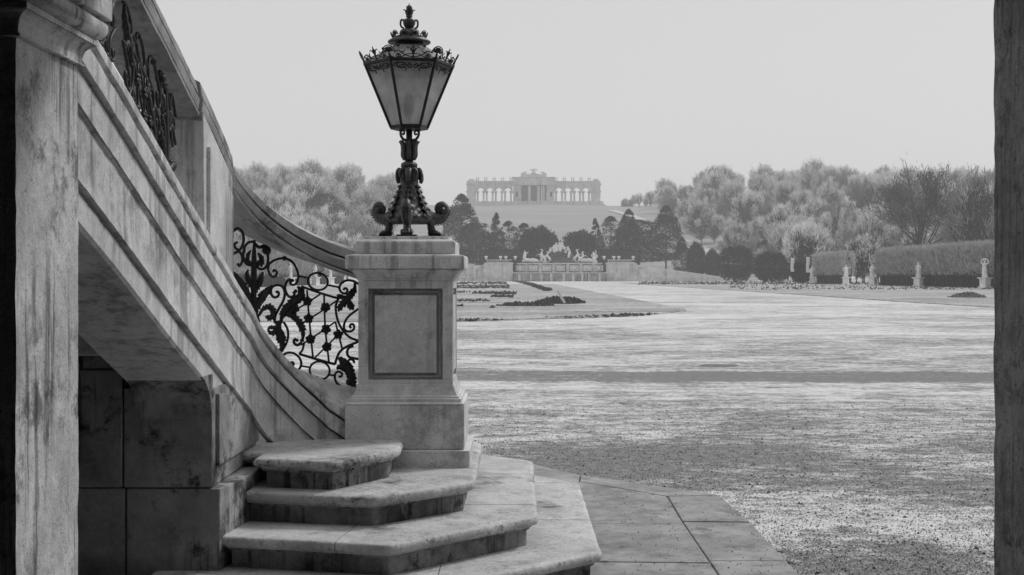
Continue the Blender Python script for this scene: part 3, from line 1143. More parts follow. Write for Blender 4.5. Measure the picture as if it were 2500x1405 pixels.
# heads under the collar
mb = MB().lathe([(.050, .318), (.054, .335), (.052, .375), (.044, .392), (.036, .40)], n=20)
neck = mb.build('neck', M['bronze'], lamp, smooth=True)
for ang in (-90, 30, 150):
    c, s = math.cos(R(ang)), math.sin(R(ang))
    V = lambda r, z, t=0.: Vector((r * c - t * s, r * s + t * c, z))
    mb = MB()
    mb.tube([V(.040, .385), V(.058, .378), (V(.072, .355)), V(.078, .330), V(.074, .312)], [.020, .022, .019, .014, .009], 9)
    for t in (-1, 1):      # ram horns
        pts = [V(.045, .385, t * .018), V(.050, .388, t * .034), V(.052, .370, t * .046), V(.054, .345, t * .044), V(.060, .330, t * .034), V(.066, .340, t * .028), V(.064, .355, t * .032)]
        mb.tube(smooth_path(pts, 3), list(np.linspace(.013, .006, 19)), 7)
        mb.sphere(V(.068, .362, t * .013), .005, 6, 5)
    mb.build('ram_head', M['bronze'], neck, smooth=True)
MB().lathe([(.030, .398), (.047, .402), (.048, .420), (.040, .430), (.026, .434), (.022, .440)], n=20).build('collar', M['bronze'], lamp, smooth=True)
MB().lathe([(.022, .438), (.030, .450), (.034, .47), (.031, .50), (.034, .53), (.024, .545), (.018, .55), (.018, .62)], n=16).build('stem', M['bronze'], lamp, smooth=True)
for k in range(7):
    a = 2 * PI * k / 7 + .25
    mb = MB()
    pts = [(.026, .445), (.038, .47), (.036, .51), (.044, .54), (.062, .552)]
    mb.tube([(r * math.cos(a), r * math.sin(a), z) for r, z in smooth_path(pts, 3)], list(np.interp(np.linspace(0, 1, 13), [0, .5, .85, 1], [.010, .014, .010, .003])), 7)
    mb.build('cup_leaf', M['bronze'], lamp, smooth=True)
for ang in (-20, 100, 220):
    c, s = math.cos(R(ang)), math.sin(R(ang))
    pts = smooth_path([(.018, .556), (.040, .560), (.056, .578), (.060, .600), (.046, .612), (.034, .600), (.040, .588), (.05, .594)], 4) 
    MB().tube([(r * c, r * s, z) for r, z in pts], list(np.linspace(.009, .005, len(pts))), 7).build('bracket', M['bronze'], lamp, smooth=True)
    MB().tube([(.07 * c, .07 * s, .628), (.062 * c, .062 * s, .604)], [.006, .006], 6).build('bracket', M['bronze'], lamp)

# the lantern proper
HEX0 = -90 - 20
ZB, ZT, RB, RT = .628, .985, .102, .250
def hexv(r, z, i):
    a = R(HEX0 + 60 * i)
    return Vector((r * math.cos(a), r * math.sin(a), z))


mb = MB().lathe([(.05, ZB - .012), (RB + .006, ZB - .010), (RB + .006, ZB + .012), (RB - .01, ZB + .016)], n=6, rot=R(HEX0))
mb.build('bottom_frame', M['iron'], lamp)
mb = MB().lathe([(RT - .02, ZT - .006), (RT + .012, ZT - .004), (RT + .014, ZT + .010), (RT - .004, ZT + .016), (RT - .02, ZT + .014)], n=6, rot=R(HEX0))
mb.build('top_frame', M['iron'], lamp)
for i in range(6):
    MB().tube([hexv(RB + .002, ZB, i), hexv(RT + .002, ZT, i)], .0085, 6).build('glazing_bar', M['iron'], lamp)
t = NT('sooty_frosted_glass')
nz = t.noise(t.pos(obj=True), 7, 6, .65, .6)
val = t.ramp(nz, .3, .7, .5, .78)
dif = t.n('BsdfDiffuse', {'Color': t.grey(val)})
trn = t.n('BsdfTranslucent', {'Color': t.grey(t.math('MULTIPLY', val, 1.5))})
mixs = t.n('MixShader', {0: .68})
t.t.links.new(dif.outputs[0], mixs.inputs[1])
t.t.links.new(trn.outputs[0], mixs.inputs[2])
gl = t.n('BsdfGlossy', {'Color': (.6, .6, .6, 1), 'Roughness': .35})
mix2 = t.n('MixShader', {0: .07})
t.t.links.new(mixs.outputs[0], mix2.inputs[1])
t.t.links.new(gl.outputs[0], mix2.inputs[2])
trp = t.n('BsdfTransparent', {'Color': (.85, .85, .85, 1)})
mix3 = t.n('MixShader', {0: .42})
t.t.links.new(mix2.outputs[0], mix3.inputs[1])
t.t.links.new(trp.outputs[0], mix3.inputs[2])
t.t.links.new(mix3.outputs[0], t.out.inputs['Surface'])
M['glass'] = t.m
M['lampmetal'] = plain_mat('zinc_sheet', .16, .30, 30, .6, .6, .4, .004)
for i in range(6):
    a, b = hexv(RB - .004, ZB, i), hexv(RB - .004, ZB, i + 1)
    c, d = hexv(RT - .004, ZT, i + 1), hexv(RT - .004, ZT, i)
    n = (b - a).cross(d - a).normalized() * .002
    mb = MB()
    mb.add([a - n, b - n, c - n, d - n, a + n, b + n, c + n, d + n], [(3, 2, 1, 0), (4, 5, 6, 7), (0, 1, 5, 4), (1, 2, 6, 5), (2, 3, 7, 6), (3, 0, 4, 7)])
    mb.build('pane', M['glass'], lamp)
MB().lathe([(RT - .012, ZT + .016), (.20, ZT + .05), (.105, ZT + .110), (.088, ZT + .114)], n=6, rot=R(HEX0)).build('roof', M['lampmetal'], lamp)
for i in range(6):
    MB().sphere(hexv(.15, ZT + .095, i), .009, 8, 6).build('roof_knob', M['iron'], lamp, smooth=True)
MB().lathe([(.012, ZB), (.014, ZB + .06), (.030, ZB + .075), (.030, ZB + .16), (.012, ZB + .2)], n=12).build('burner', M['bronze'], lamp, smooth=True)
MB().lathe([(.082, ZT + .112), (.080, ZT + .140)], n=18).build('vent', M['iron'], lamp, smooth=True)
MB().lathe([(.075, ZT + .136), (.118, ZT + .128), (.124, ZT + .134), (.122, ZT + .142), (.100, ZT + .155), (.098, ZT + .160), (.05, ZT + .164)], n=28).build('hood', M['bronze'], lamp, smooth=True)
MB().lathe([(.052, ZT + .160), (.056, ZT + .175), (.050, ZT + .198), (.036, ZT + .212), (.020, ZT + .216)], n=20).build('dome', M['bronze'], lamp, smooth=True)
MB().lathe([(.020, ZT + .214), (.026, ZT + .222), (.034, ZT + .238), (.037, ZT + .256), (.034, ZT + .266), (.016, ZT + .272), (.012, ZT + .277), (.019, ZT + .280), (.019, ZT + .286), (.014, ZT + .288)], n=18).build('urn', M['bronze'], lamp, smooth=True)
for k in range(4):
    a = R(HEX0 + 30 + 90 * k)
    c, s = math.cos(a), math.sin(a)
    pts = smooth_path([(.034, ZT + .262), (.046, ZT + .262), (.050, ZT + .240), (.044, ZT + .222), (.030, ZT + .216)], 4)
    MB().tube([(r * c, r * s, z) for r, z in pts], .0055, 6).build('urn_handle', M['iron'], lamp, smooth=True)
for k in range(6):
    a = R(60 * k + 10)
    c, s = math.cos(a), math.sin(a)
    MB().tube([(r * c, r * s, z) for r, z in smooth_path([(.008, ZT + .288), (.016, ZT + .305), (.022, ZT + .318), (.036, ZT + .322)], 3)], list(np.linspace(.009, .002, 10)), 6).build('flame_leaf', M['bronze'], lamp, smooth=True)
    MB().tube([(r * c * .8, r * s * .8, z) for r, z in smooth_path([(.006, ZT + .290), (.014, ZT + .318), (.016, ZT + .338), (.012, ZT + .345)], 3)], list(np.linspace(.008, .002, 10)), 6).build('flame_leaf', M['bronze'], lamp, smooth=True)
MB().tube([(0, 0, ZT + .29), (0, 0, ZT + .33), (0, 0, ZT + .358)], [.010, .012, .002], 8).build('flame', M['bronze'], lamp, smooth=True)


# ornament drawn on flat sides: local (u across, v up) -> place
def fan(u0, v0, r, n=7, spread=150):
    """palmette: petals inside an arched rim"""
    L = []
    for i in range(n):
        a = R(90 - spread / 2 + spread * i / (n - 1))
        L.append(([(u0, v0), (u0 + r * .85 * math.cos(a), v0 + r * .85 * math.sin(a))], r * .09, r * .15))
    rim = [(u0 + r * 1.02 * math.cos(R(a)), v0 + r * 1.02 * math.sin(R(a))) for a in range(-10, 191, 20)]
    L.append((rim, r * .09, r * .09))
    return L


def draw(mb, strokes, f, n=5):
    for (pts, w0, w1) in strokes:
        p = smooth_path(pts, 3) if len(pts) > 2 else pts
        mb.tube([f(*q) for q in p], list(np.linspace(w0, w1, len(p))), n)
    return mb


for k in range(10):       # small gallery round the hood
    a0 = 2 * PI * k / 10 + .1
    def f(u, v, a0=a0):
        a = a0 + u / .098
        r = .098 + v * .25
        return (r * math.cos(a), r * math.sin(a), ZT + .158 + v)
    draw(MB(), fan(0, .010, .024) + [([(-.026, 0), (-.026, .016)], .003, .003), ([(-.030, .002), (.030, .002)], .003, .003)], f).build('gallery_palmette', M['iron'], lamp, smooth=True)
for i in range(6):
    a, b = hexv(RT + .008, ZT + .012, i), hexv(RT + .008, ZT + .012, i + 1)
    e = (b - a).normalized()
    out = Vector(((a + b).x, (a + b).y, 0)).normalized()
    up = (Vector((0, 0, 1)) + out * .45).normalized()
    Lh = (b - a).length
    f = lambda u, v: a + e * u + up * v
    sc = []
    h = Lh / 2
    for sg in (1, -1):
        g = lambda x: h + sg * x
        sc.append(([(g(h - .02), .03), (g(h - .05), .040), (g(.07), .030), (g(.03), .010), (g(.0), .006)], .004, .003))
        sc.append(([(g(.0), .024), (g(.03), .022), (g(.06), .006), (g(.085), .004)], .003, .003))
        sc.append(([(g(.045), .046), (g(.055), .034), (g(.075), .030)], .002, .004))
        sp = spiral(h + sg * (h - .040), .014, .012, .003, 90, sg * 1.3, 10)
        sc.append((sp, .003, .003))
        sc.append((spiral(h + sg * .075, .012, .010, .003, 90, -sg * 1.2, 10), .003, .003))
        sc.append(([(g(.0), .022), (g(.012), .045), (g(.030), .060), (g(.038), .052)], .004, .002))
        sc.append(([(g(.0), .026), (g(.010), .052), (g(.004), .064)], .005, .002))
    sc.append(([(h, .0), (h, .04), (h, .078)], .005, .003))
    draw(MB(), sc, f).build('cresting', M['iron'], lamp, smooth=True)
    # palmette on the corner
    c = hexv(RT + .006, ZT + .014, i)
    oc = Vector((c.x, c.y, 0)).normalized()
    tc = Vector((-oc.y, oc.x, 0))
    uc = (Vector((0, 0, 1)) + oc * .5).normalized()
    fc = lambda u, v: c + tc * u + uc * v
    draw(MB(), fan(0, .030, .036) + [([(0, 0), (0, .03)], .008, .005), ([(-.02, .0), (.02, .0)], .004, .004)], fc).build('palmette', M['iron'], lamp, smooth=True)
    # scrolled fringe hanging under the rim, outside the glass
    dn = (hexv(RB, ZB, i) + hexv(RB, ZB, i + 1) - hexv(RT, ZT, i) - hexv(RT, ZT, i + 1)).normalized()
    a2, b2 = hexv(RT + .003, ZT - .006, i), hexv(RT + .003, ZT - .006, i + 1)
    mid = (a2 + b2) / 2
    f2 = lambda u, v: mid + e * u + dn * v
    sc = []
    for sg in (1, -1):
        sc.append((spiral(sg * .014, .026, .016, .004, -90, sg * 1.3, 12), .0035, .003))
        sc.append((spiral(sg * .098, .022, .015, .004, -90, -sg * 1.3, 12), .0035, .003))
        sc.append(([(sg * .030, .03), (sg * .05, .012), (sg * .08, .010), (sg * .092, .008)], .004, .003))
        sc.append(([(sg * .086, .034), (sg * .06, .038), (sg * .045, .034), (sg * .036, .048), (sg * .040, .056)], .006, .002))
        sc.append(([(sg * .045, .022), (sg * .065, .024), (sg * .078, .026)], .004, .002))
    draw(MB(), sc, f2).build('fringe', M['iron'], lamp, smooth=True)

# ================================================================== THE GARDEN
def leafy(name, lo, hi, rough=.9):
    t = NT(name)
    oi = t.n('ObjectInfo').outputs['Random']
    nz = t.noise(t.pos(obj=True), .9, 4, .6)
    v = t.math('MULTIPLY', t.ramp(nz, .3, .7, lo, hi), t.ramp(oi, 0., 1., .84, 1.14))
    t.principled(v, rough, None, .1)
    return t.m


M['frost'] = leafy('frosted_twigs', .66, .90)
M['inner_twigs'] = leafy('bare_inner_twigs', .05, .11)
M['frost_dim'] = leafy('thinly_frosted_twigs', .22, .38)
M['oak'] = leafy('bare_brown_twigs', .085, .15)
M['needles'] = leafy('dark_needles', .013, .034)
M['yew'] = leafy('dark_yew_leaves', .012, .03)
M['bark'] = plain_mat('dark_bark', .05, .10, 3, .95, obj=True)
M['frost_bark'] = plain_mat('frosted_bark', .13, .24, 3, .95, obj=True)
M['hedge'] = leafy('frosted_hornbeam_twigs', .40, .68)
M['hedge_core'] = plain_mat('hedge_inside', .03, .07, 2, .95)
M['white_stone'] = stone_mat('white_garden_marble', .80, .90, .15, .2, .2, scale=.6)
M['fountain'] = stone_mat('fountain_stone', .60, .74, .12, .35, .1, scale=.12, pits=.2)
M['fountain_wet'] = stone_mat('stained_fountain_stone', .26, .44, .5, .8, .1, scale=.14, pits=.2)
M['gloriette'] = stone_mat('sandstone', .56, .7, .3, .3, 0, scale=.05, pits=.1)
M['rock'] = stone_mat('dark_wet_rock', .04, .14, .6, .3, .0, scale=.25, rough_bump=1.)
M['soil'] = plain_mat('dark_soil', .015, .16, 9, .95)
M['cloth'] = plain_mat('white_banner_cloth', .62, .72, 2, .8)
M['dark_glass'] = plain_mat('dark_window', .05, .08, 1, .3)


def tri_mesh(name, base, d, w, jitter=.5, tipw=.25):
    """many thin twig-sized faces: base points (n,3), directions*length (n,3), widths (n)"""
    n = len(base)
    r = rng.normal(size=(n, 3))
    side = np.cross(d, r)
    side /= (np.linalg.norm(side, axis=1, keepdims=True) + 1e-9)
    side *= (w / 2)[:, None]
    v = np.stack([base - side, base + side, base + d + side * tipw, base + d - side * tipw], 1).reshape(-1, 3)
    me = bpy.data.meshes.new(name)
    me.vertices.add(4 * n)
    me.vertices.foreach_set('co', v.ravel())
    me.loops.add(4 * n)
    me.loops.foreach_set('vertex_index', np.arange(4 * n))
    me.polygons.add(n)
    me.polygons.foreach_set('loop_start', np.arange(0, 4 * n, 4))
    me.polygons.foreach_set('loop_total', np.full(n, 4))
    me.update()
    me.validate()
    return me


def deciduous(name, H, cr, ch0, nl, ntw, tw_len, tw_w, mt, mb_, multi=1, upright=.5, flat_top=0., inner=.75, clump=.078, lth=1., hier=0):
    """one prototype: trunk, limbs that fan out, and a crown of fine twigs. Returns an unlinked (root, parts) description"""
    limbs = MB()
    base, dirs, wid = [], [], []
    cz = (H + ch0) / 2
    rz = (H - ch0) / 2
    tops = []
    for m in range(multi):
        ox, oy = (0, 0) if multi == 1 else (rng.normal() * .7, rng.normal() * .5)
        lean = rng.normal(size=2) * .05 * H
        th = ch0 * rng.uniform(.9, 1.5)
        tr = H * .016 * (1 if multi == 1 else .7)
        pts = smooth_path([(ox, oy, -1.2), (ox + lean[0] * .2, oy + lean[1] * .2, th * .5), (ox + lean[0] * .5, oy + lean[1] * .5, th), (ox + lean[0], oy + lean[1], th + rz * .7)], 4)
        limbs.tube(pts, list(np.linspace(tr * 1.25, tr * .45, len(pts))), 7)
        tops.append((pts, tr))
    mains = []
    for k in range(nl):
        pts, tr = tops[k % multi]
        st = pts[int(len(pts) * rng.uniform(.35, .95))]
        if hier and k >= hier:
            mp = mains[int(rng.integers(len(mains)))]
            st = mp[int(len(mp) * rng.uniform(.3, .8))]
        ph = rng.uniform(0, 2 * PI)
        ct = rng.uniform(-.35, 1.0)
        rr_ = math.sqrt(max(0, 1 - ct * ct)) * (rng.uniform(.55, 1.0) if k % 3 else rng.uniform(.85, 1.05))
        lump = 1 + .34 * mnoise.noise((math.cos(ph) * 1.6 + H, math.sin(ph) * 1.6, ct * 1.8 + cr))
        rr_ *= lump
        tg = np.array([cr * rr_ * math.cos(ph), cr * rr_ * math.sin(ph), cz + rz * ct * lump * rng.uniform(.8, 1.02)])
        if flat_top:
            tg[2] = min(tg[2], H * (1 - flat_top * rng.uniform(0, .2)))
        st = np.array(st)
        mid = st * .5 + tg * .5 + np.array([0, 0, -upright * .18 * rz * rng.uniform(.2, 1.2)]) + np.array([tg[0], tg[1], 0]) * .10
        path = smooth_path([st, mid, tg], 4)
        thick = tr * rng.uniform(.22, .45) * lth
        if hier:
            thick = tr * (.75 if k < hier else .16)
            if k < hier:
                mains.append(path)
        limbs.tube(path, list(np.linspace(thick, thick * .22, len(path))), 5)
        P = np.array(path)
        n = int(ntw / nl)
        tt = rng.beta(2.4, 1.0, n) * (len(P) - 1.001)
        i = tt.astype(int)
        f = (tt - i)[:, None]
        b = P[i] * (1 - f) + P[i + 1] * f
        dd = P[i + 1] - P[i]
        dd /= np.linalg.norm(dd, axis=1, keepdims=True) + 1e-9
        b = b + rng.normal(size=(n, 3)) * cr * clump
        q = dd * .8 + rng.normal(size=(n, 3)) * .55 + np.array([0, 0, .3])
        outw = b - np.array([0, 0, cz - rz * .5])
        outw /= np.linalg.norm(outw, axis=1, keepdims=True) + 1e-9
        q = q + outw * .5
        q /= np.linalg.norm(q, axis=1, keepdims=True) + 1e-9
        base.append(b)
        dirs.append(q * (tw_len * rng.uniform(.5, 1.4, n))[:, None])
        wid.append(np.full(n, tw_w) * rng.uniform(.6, 1.4, n))
    B = np.concatenate(base)
    crown = tri_mesh('crown', B, np.concatenate(dirs), np.concatenate(wid))
    crown.materials.append(mt)
    crown.materials.append(M['inner_twigs'])
    # hoar frost sits on the outer twigs; the inside of the crown stays bare
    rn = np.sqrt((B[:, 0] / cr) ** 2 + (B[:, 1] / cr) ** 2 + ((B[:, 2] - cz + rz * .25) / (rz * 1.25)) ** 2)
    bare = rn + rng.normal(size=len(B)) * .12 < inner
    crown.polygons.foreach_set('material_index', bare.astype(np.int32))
    tm = limbs.mesh('trunk')
    tm.materials.append(mb_)
    tm.polygons.foreach_set('use_smooth', [True] * len(tm.polygons))
    return dict(trunk=tm, crown=crown, H=H)


def pine(H, cr, ch0, n, mt, top=.35, thr=.0, layer=1.0, wide=.35):
    """irregular pine: needle tufts kept where a flattened 3-D noise is dense inside a lopsided envelope"""
    sd = float(rng.uniform(0, 90))
    limbs = MB()
    lean = rng.normal(size=2) * .03 * H
    pts = smooth_path([(0, 0, -1), (lean[0] * .3, lean[1] * .3, H * .4), (lean[0], lean[1], H * .93)], 5)
    limbs.tube(pts, list(np.linspace(H * .017, H * .004, len(pts))), 7)
    base, dirs = [], []
    while len(base) < n:
        t = random.random()
        z = ch0 + (H - ch0) * t
        env = min(1., (1 - t) / (1 - wide) if t > wide else .55 + .45 * t / wide) ** (1 - top)
        a = random.uniform(0, 2 * PI)
        lop = 1 + .38 * mnoise.noise((math.cos(a) * 1.3 + sd, math.sin(a) * 1.3, t * 4.5))
        q = math.sqrt(random.random())
        r = cr * env * lop * q
        x, y = r * math.cos(a), r * math.sin(a)
        f = 5.5 / cr
        if mnoise.noise((x * .30 * f + sd, y * .30 * f, z * .62 * f * layer)) < thr + .22 * (1 - q) - .14 - .35 * max(0, t - .72):
            continue
        base.append((x + lean[0] * t, y + lean[1] * t, z + .10 * r))
        dirs.append((math.cos(a) * .7 + random.gauss(0, .5), math.sin(a) * .7 + random.gauss(0, .5), random.gauss(.35, .4)))
    for k in range(26):
        t = k / 25
        z = ch0 + (H * .92 - ch0) * t
        a = k * 2.4
        env = min(1., (1 - t) / (1 - wide) if t > wide else .55 + .45 * t / wide) ** (1 - top)
        r = cr * env * random.uniform(.4, .85)
        limbs.tube([(lean[0] * t, lean[1] * t, z - .02 * H), (lean[0] * t + r * .5 * math.cos(a), lean[1] * t + r * .5 * math.sin(a), z + .01 * H), (lean[0] * t + r * math.cos(a), lean[1] * t + r * math.sin(a), z + .035 * H)], [H * .005, H * .0035, H * .0015], 5)
    d = np.array(dirs)
    d /= np.linalg.norm(d, axis=1, keepdims=True) + 1e-9
    crown = tri_mesh('crown', np.array(base), d * rng.uniform(.4, 1., (n, 1)) * H * .034, rng.uniform(.6, 1.3, n) * H * .013)
    crown.materials.append(mt)
    tm = limbs.mesh('trunk')
    tm.materials.append(M['bark'])
    return dict(trunk=tm, crown=crown, H=H)


def bush(rx, ry, H, ntw, mt, sq=2.4, stems=5, z0=.4, sz=.5):
    """dense dark evergreen: leaves in a thick shell, stems inside"""
    limbs = MB()
    for k in range(stems):
        a = 2 * PI * k / stems + .3
        limbs.tube([(.2 * math.cos(a), .2 * math.sin(a), -.8), (.3 * rx * math.cos(a), .3 * ry * math.sin(a), H * .4), (.6 * rx * math.cos(a), .6 * ry * math.sin(a), H * .75)], [H * .02, H * .014, H * .004], 6)
    u = rng.normal(size=(ntw, 3))
    u = np.sign(u) * np.abs(u / np.linalg.norm(u, axis=1, keepdims=True)) ** (2 / sq)
    u *= (rng.uniform(.6, 1., (ntw, 1)))
    lump = np.array([mnoise.noise((p[0] * 2.3 + rx, p[1] * 2.3 + H, p[2] * 2.3)) for p in u])
    u *= (1 + .16 * lump)[:, None]
    b = u * np.array([rx, ry, (H - z0) / 2]) + np.array([0, 0, (H + z0) / 2])
    q = u + rng.normal(size=(ntw, 3)) * .7 + np.array([0, 0, .4])
    q /= np.linalg.norm(q, axis=1, keepdims=True) + 1e-9
    crown = tri_mesh('crown', b, q * rng.uniform(.5, 1.2, (ntw, 1)) * sz, rng.uniform(.5, 1.1, ntw) * sz * .55)
    crown.materials.append(mt)
    tm = limbs.mesh('trunk')
    tm.materials.append(M['bark'])
    return dict(trunk=tm, crown=crown, H=H)


def plant(proto, name, loc, label, cat, group=None, sc=1., scz=None, rz=None):
    th = thing(name, loc, label, cat, group, random.uniform(0, 6.28) if rz is None else rz)
    th.scale = (sc, sc, sc if scz is None else scz)
    for nm in ('trunk', 'crown'):
        o = bpy.data.objects.new(nm, proto[nm])
        COL.objects.link(o)
        o.parent = th
    return th


FR = [deciduous('a', 17, 6.6, 2.4, 48, 9000, 1.15, .15, M['frost'], M['frost_bark']),
      deciduous('b', 19, 5.8, 2.8, 44, 8200, 1.30, .15, M['frost'], M['frost_bark'], multi=3, upright=1.),
      deciduous('c', 15, 7.2, 1.6, 50, 9400, 1.00, .16, M['frost'], M['frost_bark'], upright=.2, flat_top=.15),
      deciduous('d', 18, 6.8, 2.6, 44, 6500, 1.25, .13, M['frost_dim'], M['bark'], multi=2),
      deciduous('e', 20, 6.0, 4.0, 40, 4800, 1.35, .13, M['frost'], M['bark'], upright=.8)]
OAK = deciduous('oak', 24, 9.4, 6.5, 110, 11000, .75, .10, M['oak'], M['bark'], multi=3, upright=.7, inner=.0, clump=.075, hier=13)
PN = [pine(20, 6.4, 3.6, 9000, M['needles'], .30, -.10, 1., .30),
      pine(18, 4.8, 6.5, 3600, M['needles'], .45, .06, 1.2, .45),
      pine(18, 3.8, 3.6, 4600, M['needles'], .15, .02, 1.2, .20),
      pine(19, 7.4, 5.2, 9500, M['needles'], .55, -.10, 1., .50)]
BU = [bush(5.5, 5.0, 10, 9000, M['yew'], 2.2, sz=.7),
      bush(4.6, 4.6, 10.0, 9000, M['yew'], 2.8, sz=.55)]

# ---- wood on the slope right of the meadow, then the wood on the left
def wood(side, rows, lab, grp, protos=(0, 1, 2, 3, 4), mix=(3, 3, 3, 2.2, 2.2)):
    pr = np.array(mix, float) / sum(mix)
    for ri, (Y, x0, x1, step, hs_) in enumerate(rows):
        x = x0
        while x < x1:
            k = int(rng.choice(protos, p=pr)) if (ri > 1 or side < 0) else int(rng.choice([3, 4, 0]))
            y = Y + rng.uniform(-.5, .5) * 26
            xx = x + rng.uniform(-.3, .3) * step
            s = hs_ / FR[k]['H'] * rng.uniform(.68, 1.24)
            third = min(2, int(3 * (xx - x0 + 4) / (x1 - x0 + 8)))
            if len(rows) > 4:
                side_w = ('next to the meadow', 'midway along', 'towards the right pillar') if side > 0 else ('towards the handrail', 'midway along', 'next to the meadow')
                lab2 = 'pale frosted tree, %s row of the %s wood, %s' % (('lowest', 'second', 'third', 'fourth', 'fifth', 'sixth', 'seventh', 'eighth', 'uppermost')[ri], 'right' if side > 0 else 'left', side_w[max(0, third)])
            else:
                lab2 = lab
            plant(FR[k], 'frosted_tree', (xx, y, terrain(xx, y) - .2), lab2, 'tree', grp, s, s * rng.uniform(.92, 1.08))
            x += step * rng.uniform(.5, 1.0)


wood(1, [(295, 74, 112, 7.5, 11), (330, 70, 124, 8.0, 12.5), (375, 68, 138, 8.0, 14), (425, 76, 156, 8.5, 15.5), (480, 80, 176, 9, 16), (545, 78, 198, 10, 17), (615, 78, 222, 11, 17.5), (690, 82, 248, 12, 18.5), (770, 88, 280, 12.5, 18)],
     'pale frosted tree in the wood on the slope right of the meadow', 'frosted trees of the right-hand wood')
wood(1, [(850, 92, 240, 11, 17), (900, 80, 120, 7, 10), (940, 76, 104, 6, 7)], 'small hazy frosted tree at the far top edge of the right-hand wood', 'far trees of the right-hand wood')
wood(-1, [(300, -72, -44, 7.5, 11), (345, -84, -44, 8, 13), (395, -98, -42, 8, 15), (450, -112, -46, 8.5, 16.5), (510, -122, -52, 9, 17), (580, -136, -54, 10, 17.5), (655, -150, -56, 11, 18.5), (740, -168, -62, 12, 19)],
     'pale frosted tree in the wood on the slope left of the meadow', 'frosted trees of the left-hand wood')
wood(-1, [(850, -180, -62, 11, 17), (920, -110, -56, 8, 11)], 'small hazy frosted tree at the far top edge of the left-hand wood', 'far trees of the left-hand wood')
for (px, Y, h, lab) in [(2240, 262, 23.6, 'big dark bare tree with spreading limbs behind the long clipped hedge'),
                        ]:
    X = (px - VX) * Y / F
    plant(OAK, 'bare_tree', (X, Y, 0), lab, 'tree', None, h / 24, rz=.6 if px < 2300 else 2.2)
X = (2412 - VX) * 250 / F
plant(FR[3], 'frosted_tree', (X, 250, 0), 'thinly frosted tree half hidden by the right pillar', 'tree', None, 1.2)
X = (2105 - VX) * 285 / F
plant(FR[2], 'frosted_tree', (X, 285, 0), 'rounded pale tree standing in the gap between the two clipped hedges', 'tree', None, .68)
# dark cedar among the frosted trees on the left
X = (868 - VX) * 560 / F
plant(PN[3], 'cedar_tree', (X, 470, terrain(X, 470)), 'dark spreading cedar among the frosted trees left of the lantern', 'tree', None, 1.15)

# ---- pines and dark evergreens round the fountain
def evergreen(proto, name, px, ytop, Y, wpx, wref, label, z0=None):
    X = (px - VX) * Y / F
    zg = terrain(X, Y) if z0 is None else z0
    ztop = EYE - (ytop - HY) * Y / F
    sz = (ztop - zg) / proto['H']
    sx = (wpx * Y / F) / (2 * wref)
    plant(proto, name, (X, Y, zg - .1), label, 'tree', None, sx, sz)


E_ = [(PN[0], 'pine_tree', 1128, 476, 446, 125, 6.6, 'large dark pine left of the fountain, tallest beside the lantern'),
      (PN[3], 'pine_tree', 1166, 545, 428, 120, 7.2, 'broad dark pine with leaning trunk left of the fountain wall'),
      (PN[2], 'pine_tree', 1209, 520, 448, 52, 3.4, 'narrow dark pine behind the left end of the fountain hedge'),
      (PN[1], 'pine_tree', 1247, 541, 440, 60, 4.4, 'slim pine with a clear bare trunk left of the fountain sculptures'),
      (PN[1], 'pine_tree', 1281, 546, 446, 58, 4.4, 'slim pine leaning right beside the clear-trunked pine'),
      (BU[0], 'evergreen_tree', 1316, 556, 440, 104, 5.6, 'dark rounded evergreen left behind the fountain summit'),
      (BU[0], 'evergreen_tree', 1414, 566, 440, 96, 5.6, 'dark rounded evergreen right behind the fountain summit'),
      (PN[2], 'pine_tree', 1456, 534, 448, 46, 3.4, 'narrow dark pine rising right of the fountain summit'),
      (PN[1], 'pine_tree', 1491, 529, 440, 66, 4.4, 'slim pine with bare trunk right of the fountain sculptures'),
      (PN[0], 'pine_tree', 1533, 512, 455, 84, 6.6, 'tall dark pine behind the right end of the fountain wall'),
      (PN[3], 'pine_tree', 1560, 538, 430, 140, 7.2, 'broad dark pine with bare trunk at the right fountain wall'),
      (PN[0], 'pine_tree', 1626, 504, 445, 104, 6.6, 'tall layered pine standing right of the fountain'),
      (PN[0], 'evergreen_tree', 1664, 580, 425, 50, 6.2, 'dark evergreen, first of three along the right ramp wall'),
      (BU[0], 'evergreen_tree', 1700, 594, 420, 48, 5.6, 'dark evergreen, middle of three along the right ramp wall'),
      (BU[0], 'evergreen_tree', 1740, 610, 415, 40, 5.6, 'dark evergreen, last of three along the right ramp wall')]
for (p, nm, px, yt, Y, w, wr, lab) in E_:
    evergreen(p, nm, px, yt, Y, w, wr, lab)
evergreen(BU[1], 'clipped_yew', 1797, 602, 372, 80, 4.7, 'round clipped dark yew by the stone vase', 0)
evergreen(BU[1], 'clipped_yew', 1887, 616, 352, 92, 4.7, 'large dark clipped yew between the banners and the round yew', 0)
evergreen(BU[0], 'evergreen_tree', 1866, 590, 378, 50, 5.6, 'dark evergreen rising behind the large clipped yew', 0)
evergreen(BU[0], 'evergreen_tree', 1958, 640, 300, 60, 5.6, 'low dark bush under the two banners', 0)
evergreen(BU[0], 'evergreen_tree', 1080, 610, 410, 110, 5.6, 'dark evergreen left of the fountain behind the pedestal', 0)

